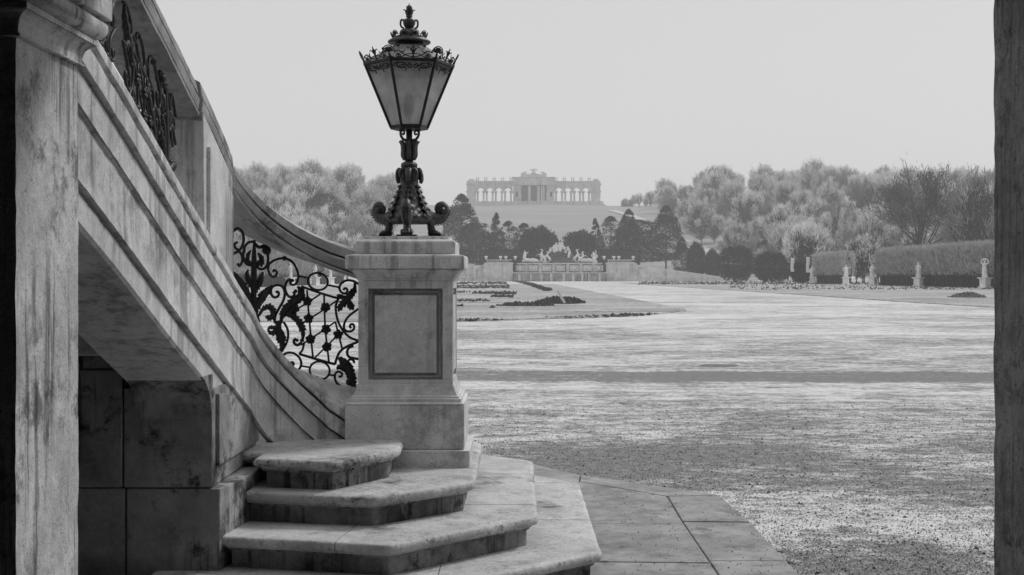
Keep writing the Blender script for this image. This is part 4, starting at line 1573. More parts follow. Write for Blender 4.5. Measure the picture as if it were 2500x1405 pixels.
# ------------------------------------------------------------------ clipped hedges
def hedge(name, x0, x1, y0, y1, H, label, mat, foot=1.7, n=9000, core=True, lean=.3, parent_mats=None):
    th = thing(name, ((x0 + x1) / 2, (y0 + y1) / 2, 0), label, 'hedge')
    cx, cyy = (x0 + x1) / 2, (y0 + y1) / 2
    hx, hy_ = (x1 - x0) / 2, (y1 - y0) / 2
    # twig faces on the four sides and the top
    per = 2 * (2 * hx) + 2 * (2 * hy_)
    A_side = per * (H - foot)
    A_top = 4 * hx * hy_
    ns = int(n * A_side / (A_side + A_top))
    t_ = rng.uniform(0, per, ns)
    bx = np.where(t_ < 2 * hx, t_ - hx, np.where(t_ < 2 * hx + 2 * hy_, hx, np.where(t_ < 4 * hx + 2 * hy_, 3 * hx + 2 * hy_ - t_, -hx)))
    by = np.where(t_ < 2 * hx, -hy_, np.where(t_ < 2 * hx + 2 * hy_, t_ - 2 * hx - hy_, np.where(t_ < 4 * hx + 2 * hy_, hy_, per - t_ - hy_)))
    bz = foot + (H - foot) * rng.uniform(0, 1, ns) ** .85
    sidev = np.stack([bx, by, bz], 1) + rng.normal(size=(ns, 3)) * np.array([.13, .13, .1])
    topv = np.stack([rng.uniform(-hx, hx, n - ns), rng.uniform(-hy_, hy_, n - ns), np.full(n - ns, H) + rng.normal(size=n - ns) * .12], 1)
    b = np.concatenate([sidev, topv])
    q = rng.normal(size=(n, 3)) * .45 + np.array([0, -lean, 1.])
    q[:, 0] += b[:, 0] / hx * .3
    q /= np.linalg.norm(q, axis=1, keepdims=True)
    me = tri_mesh('foliage', b, q * rng.uniform(.3, .9, (n, 1)), rng.uniform(.08, .16, n))
    mkobj('foliage', me, mat, th)
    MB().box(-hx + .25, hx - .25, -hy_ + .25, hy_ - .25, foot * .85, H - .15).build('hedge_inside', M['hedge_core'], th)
    mb = MB()
    k = 0
    for yy in np.arange(-hy_ + .4, hy_, 1.3):
        for xx in (-hx + .35, hx - .35):
            mb.tube([(xx, yy, -.2), (xx + rng.normal() * .1, yy + rng.normal() * .1, foot * .6), (xx, yy + rng.normal() * .1, foot + .4)], [.11, .08, .06], 5)
    mb.build('stems', M['bark'], th, kind='stuff')
    MB().box(-hx + .55, hx - .55, -hy_ + .5, hy_ - .5, 0, foot * .9).build('shade_box', M['hedge_core'], th)  # dark box standing in for the shade between the stems
    return th


hedge('clipped_hedge', 60.5, 62.1, 158, 227, 5.5, 'long tall frosted clipped hedge behind the statues on the right', M['hedge'], n=26000)
hedge('clipped_hedge', 60.5, 62.0, 248, 275, 5.5, 'shorter frosted clipped hedge beside the banners', M['hedge'], n=13000)
hedge('clipped_hedge', -36.1, -34.5, 158, 229, 5.5, 'long frosted clipped hedge seen through the iron railing', M['hedge'], n=18000)
hedge('clipped_hedge', -36.1, -34.5, 244, 275, 5.5, 'short frosted clipped hedge beyond the pedestal on the left', M['hedge'], n=9000)
hd = hedge('dark_hedge', -11, 38, 416, 420, 9.3, 'dark clipped evergreen hedge wall right behind the fountain sculptures', M['yew'], foot=.3, n=16000, lean=0)

# ------------------------------------------------------------------ fountain with its walls
FY = 400.0
fz = lambda y: EYE - (y - HY) * FY / F
fx = lambda x: (x - VX) * FY / F
fou = thing('fountain', (13, FY, 0), 'wide pale stone fountain wall with basin at the end of the parterre', 'fountain')


def fbox(x0, x1, y0, y1, z0, z1, name, mat=None, parent=None, bevel=0):
    return local(MB().box(x0, x1, y0, y1, z0, z1).build(name, mat or M['fountain'], None, bevel=bevel), parent or fou)


fbox(fx(1254), fx(1479), 396.0, 399.2, 0, 2.35, 'basin_wall', M['fountain_wet'])
fbox(fx(1252), fx(1481), 395.6, 399.2, 2.36, 2.62, 'basin_rim')
for x in (1268, 1297, 1321, 1345, 1375, 1398, 1420, 1437, 1462):
    fbox(fx(x) - .35, fx(x) + .35, 395.75, 396.0, 0, 2.3, 'buttress')
fbox(fx(1265), fx(1467), 400.0, 404.0, 0, 5.1, 'upper_wall', M['fountain_wet'])
fbox(fx(1262), fx(1470), 399.3, 404.0, 5.11, 5.45, 'upper_rim')
for x in (1286, 1319, 1352, 1386, 1418, 1450):
    fbox(fx(x) - .45, fx(x) + .45, 399.75, 400.0, 2.62, 5.1, 'pilaster')
for x in (1270, 1302, 1335, 1369, 1402, 1434, 1462):
    fbox(fx(x) - 1.3, fx(x) + 1.3, 399.85, 400.0, 3.0, 4.75, 'panel')
    local(MB().sphere((fx(x), 399.8, 3.9), .42, 8, 6, (1, .5, 1)).build('mask', M['white_stone'], None, smooth=True), fou)
for sg, (xa_, xb_) in ((-1, (1185, 1252)), (1, (1480, 1550))):
    a, b = fx(xa_), fx(xb_)
    fbox(a, b, 398.3, 402, 0, 5.2, 'flank_wall')
    fbox(a - .2, b + .2, 398.0, 402, 5.21, 5.5, 'flank_cornice')
    fbox(a + .3, b - .3, 398.6, 399.2, 5.51, 5.68, 'balustrade_base')
    fbox(a + .2, b - .2, 398.5, 399.3, 6.2, 6.4, 'balustrade_rail')
    for k in range(int((b - a - 1) / .55)):
        x = a + .6 + .55 * k
        local(MB().lathe([(.1, 0), (.17, .18), (.08, .4), (.12, .52)], (x, 398.9, 5.68), 7).build('baluster', M['fountain'], None, smooth=True), fou)
    out = a if sg < 0 else b
    for u in (0, 2.2, 4.4):
        x = out - sg * u * 1.3
        fbox(x - .5, x + .5, 398.05, 398.3, 0, 5.2, 'pilaster')
    xm = (a + b) / 2 + sg * .6
    fbox(xm - 1.6, xm + 1.6, 397.95, 398.3, .9, 4.6, 'panel')
    # ramp wall sloping down outwards
    pts = [(out, 0), (out + sg * 27, 0), (out + sg * 27, .7), (out + sg * 24.5, 1.5), (out, 5.0)]
    mb = MB()
    v0 = [(x, 398.6, z) for x, z in pts] + [(x, 402, z) for x, z in pts]
    mb.add(v0, [(0, 1, 2, 3, 4), (9, 8, 7, 6, 5)] + [(i, 5 + i, 5 + (i + 1) % 5, (i + 1) % 5) for i in range(5)])
    local(mb.build('ramp_wall', M['fountain'], None), fou)
    for u in (3, 7.2, 11.4, 15.6, 19.5):
        h = 5.0 - 3.5 * u / 24.5
        x = out + sg * u
        mb = MB()
        p2 = [(x - 1.4 * sg, .9), (x + 1.4 * sg, .9), (x + 1.4 * sg, h - .9 - .2), (x - 1.4 * sg, h - .7)]
        mb.add([(px, 398.6, z) for px, z in p2] + [(px, 398.3, z) for px, z in p2], [(0, 1, 2, 3), (7, 6, 5, 4)] + [(i, 4 + i, 4 + (i + 1) % 4, (i + 1) % 4) for i in range(4)])
        local(mb.build('panel', M['fountain'], None), fou)


def vase_mesh(h):
    return MB().lathe([(.22 * h, 0), (.22 * h, .06 * h), (.09 * h, .14 * h), (.10 * h, .24 * h), (.34 * h, .46 * h), (.42 * h, .66 * h), (.40 * h, .74 * h), (.52 * h, .80 * h), (.54 * h, .86 * h), (.40 * h, .88 * h), (.22 * h, .95 * h), (.10 * h, 1.0 * h)], n=12)


vm = vase_mesh(1.1)
for i, (px, w) in enumerate([(1187, 'leftmost white vase on the fountain balustrade'), (1222, 'second white vase from the left on the fountain balustrade'), (1235, 'third white vase from the left on the fountain balustrade'), (1258, 'white vase on the balustrade just left of the sculptures'),
                            (1474, 'white vase on the balustrade just right of the sculptures'), (1498, 'third white vase from the right on the fountain balustrade'), (1510, 'second white vase from the right on the fountain balustrade'), (1545, 'rightmost white vase on the fountain balustrade')]):
    o = vm.build('garden_vase', M['white_stone'], None, smooth=True)
    o.location = (fx(px), 398.9, 6.4)
    tag(o, w, 'vase', 'vases on the fountain balustrade')
v_ = thing('garden_vase', ((1779 - VX) * 390 / F, 390, 0), 'white lidded stone vase on a block at the foot of the right ramp', 'vase')
MB().box(-1.0, 1.0, -1, 1, 0, 1.35).build('block', M['white_stone'], v_, bevel=.05)
MB().lathe([(1.0, 1.35), (.7, 1.6), (.3, 1.75)], n=12).build('foot', M['white_stone'], v_, smooth=True)
MB().lathe([(.2, 1.7), (.62, 2.2), (.66, 2.5), (.3, 2.62), (.35, 2.7), (.1, 3.05)], n=12).build('bowl', M['white_stone'], v_, smooth=True)
for s_ in (-1, 1):
    MB().tube(smooth_path([(.55 * s_, 0, 2.05), (.95 * s_, 0, 2.3), (.95 * s_, 0, 2.65), (.6 * s_, 0, 2.5)], 3), .07, 6).build('handle', M['white_stone'], v_, smooth=True)


# ------------------------------------------------------------------ figures
def robed(h, arm='none', lean=0., seated=False, seed=0):
    """draped human figure of height h as one continuous loft, arms grown from the shoulder"""
    r_ = random.Random(seed)
    mb = MB()
    prof = [(.155, .10, 0), (.15, .105, .05), (.135, .10, .16), (.118, .10, .30), (.112, .095, .42), (.125, .095, .50), (.105, .08, .60), (.118, .085, .70), (.132, .08, .78), (.115, .07, .82), (.045, .042, .845), (.040, .045, .87), (.055, .062, .90), (.058, .068, .935), (.050, .06, .97), (.022, .03, 1.0)]
    sway = .03 * (1 if seed % 2 else -1)
    rr = []
    for (rx, ry, z) in prof:
        zz = z
        fy = 0
        if seated:
            zz = z if z < .28 else .28 + (z - .28) * .82
            fy = -.22 * max(0, 1 - abs(z - .30) / .32)
        ox = sway * math.sin(z * PI) + lean * z * z
        fold = [1 + (.10 * math.cos(7 * 2 * PI * j / 18 + seed + z * 4) if z < .55 else 0) for j in range(18)]
        rr.append([((ox + rx * fold[j] * math.cos(2 * PI * j / 18)) * h, (fy + ry * fold[j] * math.sin(2 * PI * j / 18)) * h, zz * h) for j in range(18)])
    mb.rings(rr)
    sh_z = .79 if not seated else .28 + (.79 - .28) * .82
    ox = lean * .6
    def armp(side, pts):
        mb.tube([((ox + side * x) * h, y * h, z * h) for x, y, z in smooth_path([(.10, 0, sh_z)] + pts, 3)], list(np.linspace(.036 * h, .022 * h, 3 * len(pts) + 1)), 7)
    if arm == 'up':
        armp(1, [(.19, -.02, sh_z + .08), (.15, -.03, sh_z + .24), (.13, -.03, sh_z + .30)])
        armp(-1, [(.16, -.03, sh_z - .14), (.08, -.10, sh_z - .24), (.05, -.11, sh_z - .25)])
    elif arm == 'basket':
        for sd in (1, -1):
            armp(sd, [(.20, -.02, sh_z + .05), (.17, -.02, sh_z + .20), (.08, -.02, sh_z + .26)])
        mb.lathe([(.06 * h, 0), (.11 * h, .03 * h), (.12 * h, .08 * h), (.05 * h, .11 * h)], (ox * h, 0, 1.0 * h), 12)
    elif arm == 'out':
        armp(1, [(.20, -.03, sh_z - .05), (.30, -.06, sh_z + .04), (.33, -.06, sh_z + .08)])
        armp(-1, [(.16, .02, sh_z - .15), (.18, -.02, sh_z - .28), (.18, -.03, sh_z - .30)])
    else:
        armp(1, [(.155, -.01, sh_z - .16), (.09, -.11, sh_z - .20), (.04, -.12, sh_z - .16)])
        armp(-1, [(.16, .02, sh_z - .16), (.165, -.01, sh_z - .30), (.16, -.02, sh_z - .34)])
    return mb


SX = 59.0
ped_mb = MB()
ped_mb.rings([[(-a, -a, z), (a, -a, z), (a, a, z), (-a, a, z)] for a, z in [(.62, 0), (.62, .18), (.48, .24), (.48, 1.12), (.56, 1.18), (.68, 1.24), (.68, 1.36)]])
ped_me = ped_mb.mesh('pedestal')
ped_me.materials.append(M['white_stone'])
for i, (px, arm, lab) in enumerate([(2405, 'basket', 'white marble statue lifting a basket overhead beside the right pillar'), (2242, 'none', 'white marble statue standing at the middle of the long hedge'),
                                   (2130, 'none', 'slim white statue at the left corner of the long hedge'), (2065, 'out', 'white statue in front of the short hedge right end'), (1983, 'none', 'small white statue at the left end of the short hedge')]):
    Y = SX * F / (px - VX)
    th = thing('garden_statue', (SX, Y, 0), lab, 'statue', 'statues along the right hedges', rz=R(-60 + 12 * i))
    o = mkobj('pedestal', ped_me, None, th)
    f_ = robed(2.15, arm, seed=i).build('figure', M['white_stone'], th, smooth=True)
    f_.scale = (1.3, 1.3, 1.0)
    f_.location = (0, 0, 1.36)
for i, Y in enumerate((198, 223, 241)):
    th = thing('garden_statue', (-33, Y, 0), ['white statue on a plinth seen through the big iron scroll', 'white statue on a plinth hidden low behind the handrail', 'white statue on a plinth left of the lamp pedestal'][i], 'statue', 'statues along the left hedges', rz=R(60))
    mkobj('pedestal', ped_me, None, th)
    f_ = robed(2.1, 'none', seed=i + 7).build('figure', M['white_stone'], th, smooth=True)
    f_.location = (0, 0, 1.36)

# the sculpture group on its rock
rk = MB()
rr = []
for i in range(15):
    t_ = i / 14
    ring = []
    for j in range(40):
        a = 2 * PI * j / 40
        rx = (7.0 - 4.2 * t_ ** .8) * (1 - .25 * t_)
        q = 1 + .22 * mnoise.noise((math.cos(a) * 2.2, math.sin(a) * 2.2, t_ * 4)) + .12 * mnoise.noise((math.cos(a) * 6, math.sin(a) * 6, t_ * 9))
        ring.append((rx * q * math.cos(a), rx * .5 * q * math.sin(a), t_ * 4.1 + .3 * mnoise.noise((a * 2, t_ * 6, 3))))
    rr.append(ring)
rk.rings(rr)
rock = thing('sculpture_group', (fx(1368), 406, 5.4), 'white marble figures and horses on a dark rock crowning the fountain', 'sculpture')
rk.build('rock', M['rock'], rock)
MB().box(-10.5, 9.5, -1.5, 4, -.2, .45).build('base', M['rock'], rock)


def horse(sc, rear=.8):
    mb = MB()
    c, s = math.cos(rear), math.sin(rear)
    T = lambda x, y, z: ((x * c - z * s) * sc, y * sc, (x * s + z * c) * sc)
    mb.tube([T(*p) for p in smooth_path([(-.75, 0, 0), (-.3, 0, .05), (.25, 0, .05), (.6, 0, .12), (.85, 0, .5), (.95, 0, .85)], 3)], list(np.interp(np.linspace(0, 1, 16), [0, .15, .5, .7, 1], [.2, .36, .34, .24, .14])), 9)
    mb.tube([T(.88, 0, .88), T(1.15, 0, .85), T(1.4, 0, .62)], [.16, .13, .09], 8)
    for yy in (-.16, .16):
        mb.tube([T(-.6, yy, -.1), T(-.75, yy, -.6), T(-.45, yy, -1.0), T(-.55, yy, -1.35)], [.18, .12, .07, .06], 6)
        mb.tube([T(.5, yy, -.05), T(.95, yy, -.25), T(1.1, yy, -.7), T(1.0, yy, -.95)], [.14, .09, .06, .05], 6)
        mb.tube([T(.85, yy * .4, .98), T(.86, yy * .4, 1.14)], [.05, .02], 5)
    mb.tube([T(*p) for p in [(-.8, 0, .05), (-1.15, 0, -.1), (-1.25, 0, -.6)]], [.07, .09, .03], 6)
    return mb


fig = [(1345, 604, 2.2, 'none', 0, False), (1352, 598, 3.0, 'out', .05, True), (1360, 592, 3.2, 'none', 0, True), (1367, 588, 3.8, 'up', 0, False), (1373, 592, 3.3, 'none', 0, True), (1378, 598, 3.0, 'out', -.05, True), (1387, 602, 2.4, 'none', .1, False), (1390, 611, 2.6, 'none', .15, True),
       (1284, 612, 3.6, 'out', -.1, True), (1321, 615, 3.2, 'none', .1, True), (1331, 619, 3.0, 'up', .15, True), (1452, 611, 4.0, 'up', -.05, True), (1457, 620, 2.8, 'none', .1, True), (1414, 616, 3.0, 'none', -.15, True)]
for i, (px, yt, h, arm, ln, seat) in enumerate(fig):
    zt = fz(yt)
    top = (1.0 if not seat else .87) * h + (.10 * h if arm == 'up' else 0)
    o = robed(h, arm, ln, seat, seed=i + 20).build('figure', M['white_stone'], rock, smooth=True)
    o.location = (fx(px) - fx(1368), -2.2 + (.0 if yt > 610 else 2.2), zt - top - 5.4)
    if yt < 606:
        o.scale = (1.5, 1.5, 1.25)
        o.location.z -= top * .22
    o.rotation_euler = (0, 0, R((i * 53) % 70 - 35))
for (px, yb_, sc, fl) in [(1326, 632, 1.5, -1), (1408, 632, 1.5, 1), (1340, 634, 1.2, -1), (1422, 634, 1.2, 1)]:
    o = horse(sc).build('horse', M['white_stone'], rock, smooth=True)
    o.location = (fx(px) - fx(1368), -2.6, fz(yb_) - 5.4 + .6)
    o.rotation_euler = (0, 0, 0 if fl > 0 else PI)
for (px, w) in [(1292, 4.2), (1305, 3.4), (1444, 4.0), (1432, 3.0)]:
    mb = MB().tube([(-w * .5, 0, .5), (-w * .2, -.2, .9), (w * .15, -.1, .7), (w * .5, 0, .35)], [.3, .55, .5, .2], 8)
    o = mb.build('reclining_figure', M['white_stone'], rock, smooth=True)
    o.location = (fx(px) - fx(1368), -1.9, .1)

# ------------------------------------------------------------------ the colonnade on the hill
GY = 980.0
gxx = lambda x: (1120 + x / 6.58 - VX) * GY / F          # measured on an enlargement of the photograph
gzz = lambda y: EYE - (400 + y / 6.58 - HY) * GY / F
GX = gxx(1204)
glo = thing('hilltop_colonnade', (GX, GY, gzz(680)), 'pale hazy arcaded monument with eagle on top, far away on the hill', 'building')
g_stone = M['gloriette']


def gbox(x0, x1, y0, y1, z0, z1, name, mat=None, parent=None):
    o = MB().box(x0, x1, y0, y1, z0, z1).build(name, mat or g_stone, None)
    if parent is None:
        return local(o, glo)
    o.parent = parent
    o.matrix_parent_inverse = (parent.matrix_parent_inverse.inverted() @ parent.matrix_basis.inverted()) if False else Matrix.Translation(-glo.location)
    return o


Z0, Z1, ZCAP, ZARCH, ZENT, ZTOP, ZATT = gzz(690), gzz(612), gzz(440), gzz(385), gzz(350), gzz(285), gzz(222)
XL, XR = gxx(132), gxx(2272)
gbox(XL - 2, XR + 2, GY - 6, GY + 8, Z0 - 4, Z1, 'plinth')
gbox(XL - 3.5, XR + 3.5, GY - 8, GY + 8, Z0 - 5, Z0 + 1.2, 'step')


def arch_bay(cx, r, x0, x1, name):
    """spandrel block with a real round opening"""
    mb = MB()
    n = 12
    arc = [(cx + r * math.cos(PI - PI * i / n), ZCAP + r * math.sin(PI * i / n)) for i in range(n + 1)]
    top = [(x0 + (x1 - x0) * i / n, ZENT) for i in range(n + 1)]
    lo = [(x0, ZCAP)] + arc + [(x1, ZCAP)]
    hi = [(x0, ZENT)] + top + [(x1, ZENT)]
    for Yv, fl in ((GY - 2.2, False), (GY + 2.2, True)):
        v = [(x, Yv, z) for x, z in lo] + [(x, Yv, z) for x, z in hi]
        m = len(lo)
        f = [(i, i + 1, m + i + 1, m + i) for i in range(m - 1)]
        mb.add(v, [tuple(reversed(q)) for q in f] if fl else f)
    m = len(lo)
    v = [(x, GY - 2.2, z) for x, z in lo] + [(x, GY + 2.2, z) for x, z in lo]
    mb.add(v, [(i + 1, i, m + i, m + i + 1) for i in range(m - 1)])
    local(mb.build(name, g_stone, None), glo)
    # archivolt
    ring = []
    for i in range(n + 1):
        a = PI - PI * i / n
        ring.append([(cx + q * math.cos(a), yv, ZCAP + q * math.sin(a)) for q, yv in ((r, GY - 2.5), (r + .8, GY - 2.5), (r + .8, GY - 2.1), (r, GY - 2.1))])
    local(MB().rings(ring).build('archivolt', g_stone, None), glo)


for cs in ([352, 497, 645, 790], [1612, 1757, 1900, 2045]):
    r = 50 / 6.58 * GY / F
    half = 73 / 6.58 * GY / F
    for c in cs:
        arch_bay(gxx(c), r, gxx(c) - half, gxx(c) + half, 'arch')
    xs = [gxx(cs[0]) - half] + [gxx(c) + half for c in cs]
    for x in xs:
        for dx in (-1.15, 1.15):
            for yv in (GY - 1.5, GY + 1.5):
                local(MB().lathe([(.85, 0), (.85, .5), (.66, .7), (.60, ZCAP - Z1 - 1.6), (.75, ZCAP - Z1 - 1.4)], (x + dx, yv, Z1), 10).build('column', g_stone, None, smooth=True), glo)
        gbox(x - 2.3, x + 2.3, GY - 2.6, GY + 2.6, ZCAP - 1.4, ZCAP - .02, 'impost')
    a, b = gxx(cs[0]) - half - 1, gxx(cs[-1]) + half + 1
    gbox(a, b, GY - 2.5, GY + 2.5, ZENT + .01, ZENT + 1.0, 'entablature')
    gbox(a, b, GY - 2.2, GY + 2.4, ZENT + 1.01, ZTOP - .5, 'attic')
    gbox(a, b, GY - 2.7, GY + 2.6, ZTOP - .49, ZTOP, 'cornice')
    for x in np.linspace(a + 2, b - 2, 5):
        for d in (-.7, .7):
            local(MB().lathe([(.5, 0), (.5, .6), (.25, .8), (.45, 1.8), (.3, 2.6), (.1, 3.3)], (x + d, GY - 1.5, ZTOP), 8).build('trophy', g_stone, None, smooth=True), glo)
for (a, b) in ((132, 278), (2130, 2272)):
    x0, x1 = gxx(a), gxx(b)
    gbox(x0, x1, GY - 3, GY + 3, Z1, ZENT + .2, 'end_pavilion')
    gbox(x0 - .7, x1 + .7, GY - 3.6, GY + 3.4, ZENT + .21, ZENT + 1.1, 'cornice')
    gbox(x0, x1, GY - 3, GY + 3, ZENT + 1.11, ZTOP + .3, 'attic')
    gbox(x0 - .7, x1 + .7, GY - 3.6, GY + 3.4, ZCAP - .9, ZCAP - .1, 'string_course')
    xm = (x0 + x1) / 2
    gbox(xm - 1.3, xm + 1.3, GY - 3.25, GY - 3.0, Z1 + 2, Z1 + 6, 'relief')
    gbox(xm - 1.5, xm + 1.5, GY - 3.2, GY - 3.0, ZCAP + 1, ZCAP + 2.3, 'relief')
    gbox(x0 + 1.5, x1 - 1.5, GY - 1.5, GY + 1.5, ZTOP + .31, ZTOP + 1.6, 'parapet')
# centre
for (a, b) in ((876, 988), (1428, 1535)):
    x0, x1 = gxx(a), gxx(b)
    gbox(x0, x1, GY - 4.5, GY + 5, Z1, gzz(350), 'centre_pier')
    xm = (x0 + x1) / 2
    gbox(xm - 1.4, xm + 1.4, GY - 4.8, GY - 4.5, Z1 + 3, Z1 + 7.2, 'niche_surround')
    gbox(xm - .8, xm + .8, GY - 4.95, GY - 4.8, Z1 + 3.3, Z1 + 6.6, 'niche', M['dark_glass'])
    gbox(x0 - .4, x1 + .4, GY - 5.0, GY + 4, ZCAP - .9, ZCAP - .1, 'string_course')
    gbox(xm - 1.5, xm + 1.5, GY - 4.7, GY - 4.5, ZCAP + 1.5, ZCAP + 2.8, 'relief')
x0, x1 = gxx(876), gxx(1535)
gbox(gxx(988), gxx(1428), GY - 1.0, GY + 4, Z1, gzz(350), 'glazed_hall', M['fog_glass'] if 'fog_glass' in M else g_stone)
for c in (1062, 1207, 1352):
    xx = gxx(c)
    mb = MB()
    w = 4.0
    pts = [(xx - w, Z1 + .5)] + [(xx - w * math.cos(PI * i / 12), ZCAP - .2 + w * math.sin(PI * i / 12)) for i in range(13)] + [(xx + w, Z1 + .5)]
    mb.add([(x, GY - 1.2, z) for x, z in pts], [tuple(range(len(pts)))])
    mb.add([(x, GY - 1.0, z) for x, z in pts], [tuple(reversed(range(len(pts))))])
    m = len(pts)
    mb.add([(x, GY - 1.2, z) for x, z in pts] + [(x, GY - 1.0, z) for x, z in pts], [(i + 1, i, m + i, m + i + 1) for i in range(m - 1)])
    local(mb.build('window', M['dark_glass'], None), glo)
for c in (990, 1128, 1140, 1272, 1285, 1330, 1365, 1420):
    local(MB().lathe([(.95, 0), (.95, .5), (.72, .8), (.65, gzz(350) - Z1 - 1.6), (.9, gzz(350) - Z1 - .4)], (gxx(c), GY - 3.4, Z1), 10).build('column', g_stone, None, smooth=True), glo)
gbox(x0 - .6, x1 + .6, GY - 5.4, GY + 5.4, gzz(350) + .01, gzz(325), 'cornice')
gbox(x0, x1, GY - 4.6, GY + 5, gzz(325) + .01, ZATT - .4, 'attic')
gbox(gxx(985), gxx(1430), GY - 4.9, GY - 4.6, gzz(318), ZATT - .8, 'inscription_panel')
gbox(x0 - .5, x1 + .5, GY - 5.1, GY + 5.3, ZATT - .39, ZATT, 'cornice')
gbox(gxx(996), gxx(1410), GY - 3.5, GY + 3.5, ZATT + .01, gzz(188), 'crowning_step')
gbox(gxx(1100), gxx(1315), GY - 2.5, GY + 2.5, gzz(188) + .01, gzz(168), 'crowning_step')
for sg, (a, b) in ((1, (1000, 1095)), (-1, (1322, 1412))):
    xa2, xb2 = gxx(a), gxx(b)
    inner, outer = (xb2, xa2) if sg > 0 else (xa2, xb2)
    pts = [(outer, gzz(200)), (outer, gzz(165)), (outer + (inner - outer) * .35, gzz(145)), (inner, gzz(126)), (inner + (outer - inner) * .12, gzz(165)), (inner, gzz(200))]
    mb = MB()
    v = [(x, GY - 2, z) for x, z in pts] + [(x, GY + 1, z) for x, z in pts]
    mb.add(v, [tuple(range(6)), tuple(reversed(range(6, 12)))] + [(i, 6 + i, 6 + (i + 1) % 6, (i + 1) % 6) for i in range(6)])
    local(mb.build('trophy', g_stone, None), glo)
xe = gxx(1203)
mb = MB().lathe([(2.4, 0), (1.6, 1.0), (.9, 2.0), (.75, 3.2)], (xe, GY - .5, gzz(168)), 12)
eag = local(mb.build('eagle_base', g_stone, None, smooth=True), glo)
mb = MB().tube([(xe, GY - .5, gzz(150)), (xe, GY - .7, gzz(115)), (xe, GY - .6, gzz(85)), (xe + .3, GY - .9, gzz(68))], [.5, .95, .55, .25], 8)
for s_ in (-1, 1):
    mb.tube([(xe + s_ * .5, GY - .5, gzz(112)), (xe + s_ * 1.8, GY - .4, gzz(96)), (xe + s_ * 2.9, GY - .3, gzz(98))], [.5, .6, .15], 6)
local(mb.build('eagle', g_stone, None, smooth=True), glo)

# little dark pavilion on the ridge
hut = thing('ridge_pavilion', ((1531 - VX) * 940 / F, 940, terrain(77, 940)), 'small dark hut on the ridge right of the hilltop monument', 'building')
MB().box(-4, 4, -3, 3, -1, 3.0).build('wall', M['bark'], hut)
MB().rings([[(-4.4, -3.4, 3.01), (4.4, -3.4, 3.01), (4.4, 3.4, 3.01), (-4.4, 3.4, 3.01)], [(-3.4, -.3, 4.6), (3.4, -.3, 4.6), (3.4, .3, 4.6), (-3.4, .3, 4.6)]]).build('roof', M['bark'], hut)


# ------------------------------------------------------------------ lawns, paths and flower beds
def lawn_mat():
    t = NT('frosted_lawn')
    geo = t.n('NewGeometry').outputs['Position']
    a = t.noise(t.n('Mapping', {'Vector': geo, 'Scale': (.5, 1, 1)}), .22, 6, .65, .5)
    b = t.noise(geo, 3., 6, .75)
    c = t.noise(geo, 22., 3, .7)
    v = t.math('ADD', t.ramp(a, .35, .65, .0, .26), t.ramp(b, .3, .7, .12, .52))
    v = t.math('MULTIPLY', v, t.ramp(c, .25, .75, .7, 1.2))
    t.principled(v, .95, t.bump(t.math('ADD', b, c), .8, .04), .1)
    return t.m


M['lawn'] = lawn_mat()
M['frosty_soil'] = plain_mat('frosty_soil', .05, .30, 5, .95)
M['wet_gravel'] = plain_mat('bare_packed_gravel', .12, .26, 40, .9, .6, .2, .01)
M['pale_path'] = plain_mat('snowy_path', .5, .68, .4, .95, .2)


def sheet(name, pts, z, mat, label=None, h=.0):
    n = len(pts)
    me = bpy.data.meshes.new(name)
    if h:
        v = [(x, y, -.02) for x, y in pts] + [(x, y, z) for x, y in pts]
        me.from_pydata(v, [], [tuple(range(n, 2 * n))] + [(i, (i + 1) % n, n + (i + 1) % n, n + i) for i in range(n)])
    else:
        me.from_pydata([(x, y, z) for x, y in pts], [], [tuple(range(n))])
    me.update()
    o = mkobj(name, me, mat)
    o['kind'] = 'structure'
    return o


edge = [(-1.8 - 3, 44.2), (-1.78, 44.6), (.58, 46.7), (3.28, 49.0), (5.4, 52.6), (6.9, 57.0), (7.5, 62), (7.5, 90), (7.3, 200), (7.3, 250)]
ep = [tuple(p) for p in smooth_path(edge, 6)]
ep = [(x + .10 * mnoise.noise((x * 3, y * .7, 1)), y + .12 * mnoise.noise((x * 1.3, y * .7, 5))) for x, y in ep]
sheet('lawn', [(-30, 43.5)] + ep + [(-30, 250)], .05, M['lawn'], h=1)
edge = [(22.8, 300), (22.6, 160), (22.8, 110), (22.5, 78), (23.2, 62), (25.5, 55), (32, 50), (54, 47), (54, 300)]
sheet('lawn', [(x + .1 * mnoise.noise((x, y, 2)), y) for x, y in [tuple(p) for p in smooth_path(edge, 5)]], .05, M['lawn'], h=1)

lawn_edge = list(ep)
mh = MB().lathe([(.33, 0), (.33, .005), (.30, .006), (.28, .004), (.02, .005)], (0, 0, 0), 28).build('manhole_cover', M['wet_gravel'], None)
mh.location = at(1755, 893, 22.7)
mh.location.z = 0
tag(mh, 'round dark manhole cover in the snowy gravel beyond the steps', 'manhole')


def draped(name, pts, w, mat):
    P = smooth_path(pts, 10)
    mb = MB()
    rr = []
    for i, p in enumerate(P):
        d = P[min(i + 1, len(P) - 1)] - P[max(i - 1, 0)]
        d /= np.linalg.norm(d) + 1e-9
        nx, ny = -d[1], d[0]
        rr.append([(p[0] + nx * w * k, p[1] + ny * w * k, terrain(p[0] + nx * w * k, p[1] + ny * w * k) + .35) for k in (-.5, 0, .5)])
    mb.rings(rr, cap=False, closed=False)
    o = mb.build(name, mat, None, smooth=True)
    o['kind'] = 'structure'
    return o


draped('path', [(76, 470), (70, 560), (62, 640), (66, 720), (58, 820)], 5, M['pale_path'])
draped('path', [(44, 640), (58, 610), (74, 600)], 4, M['pale_path'])

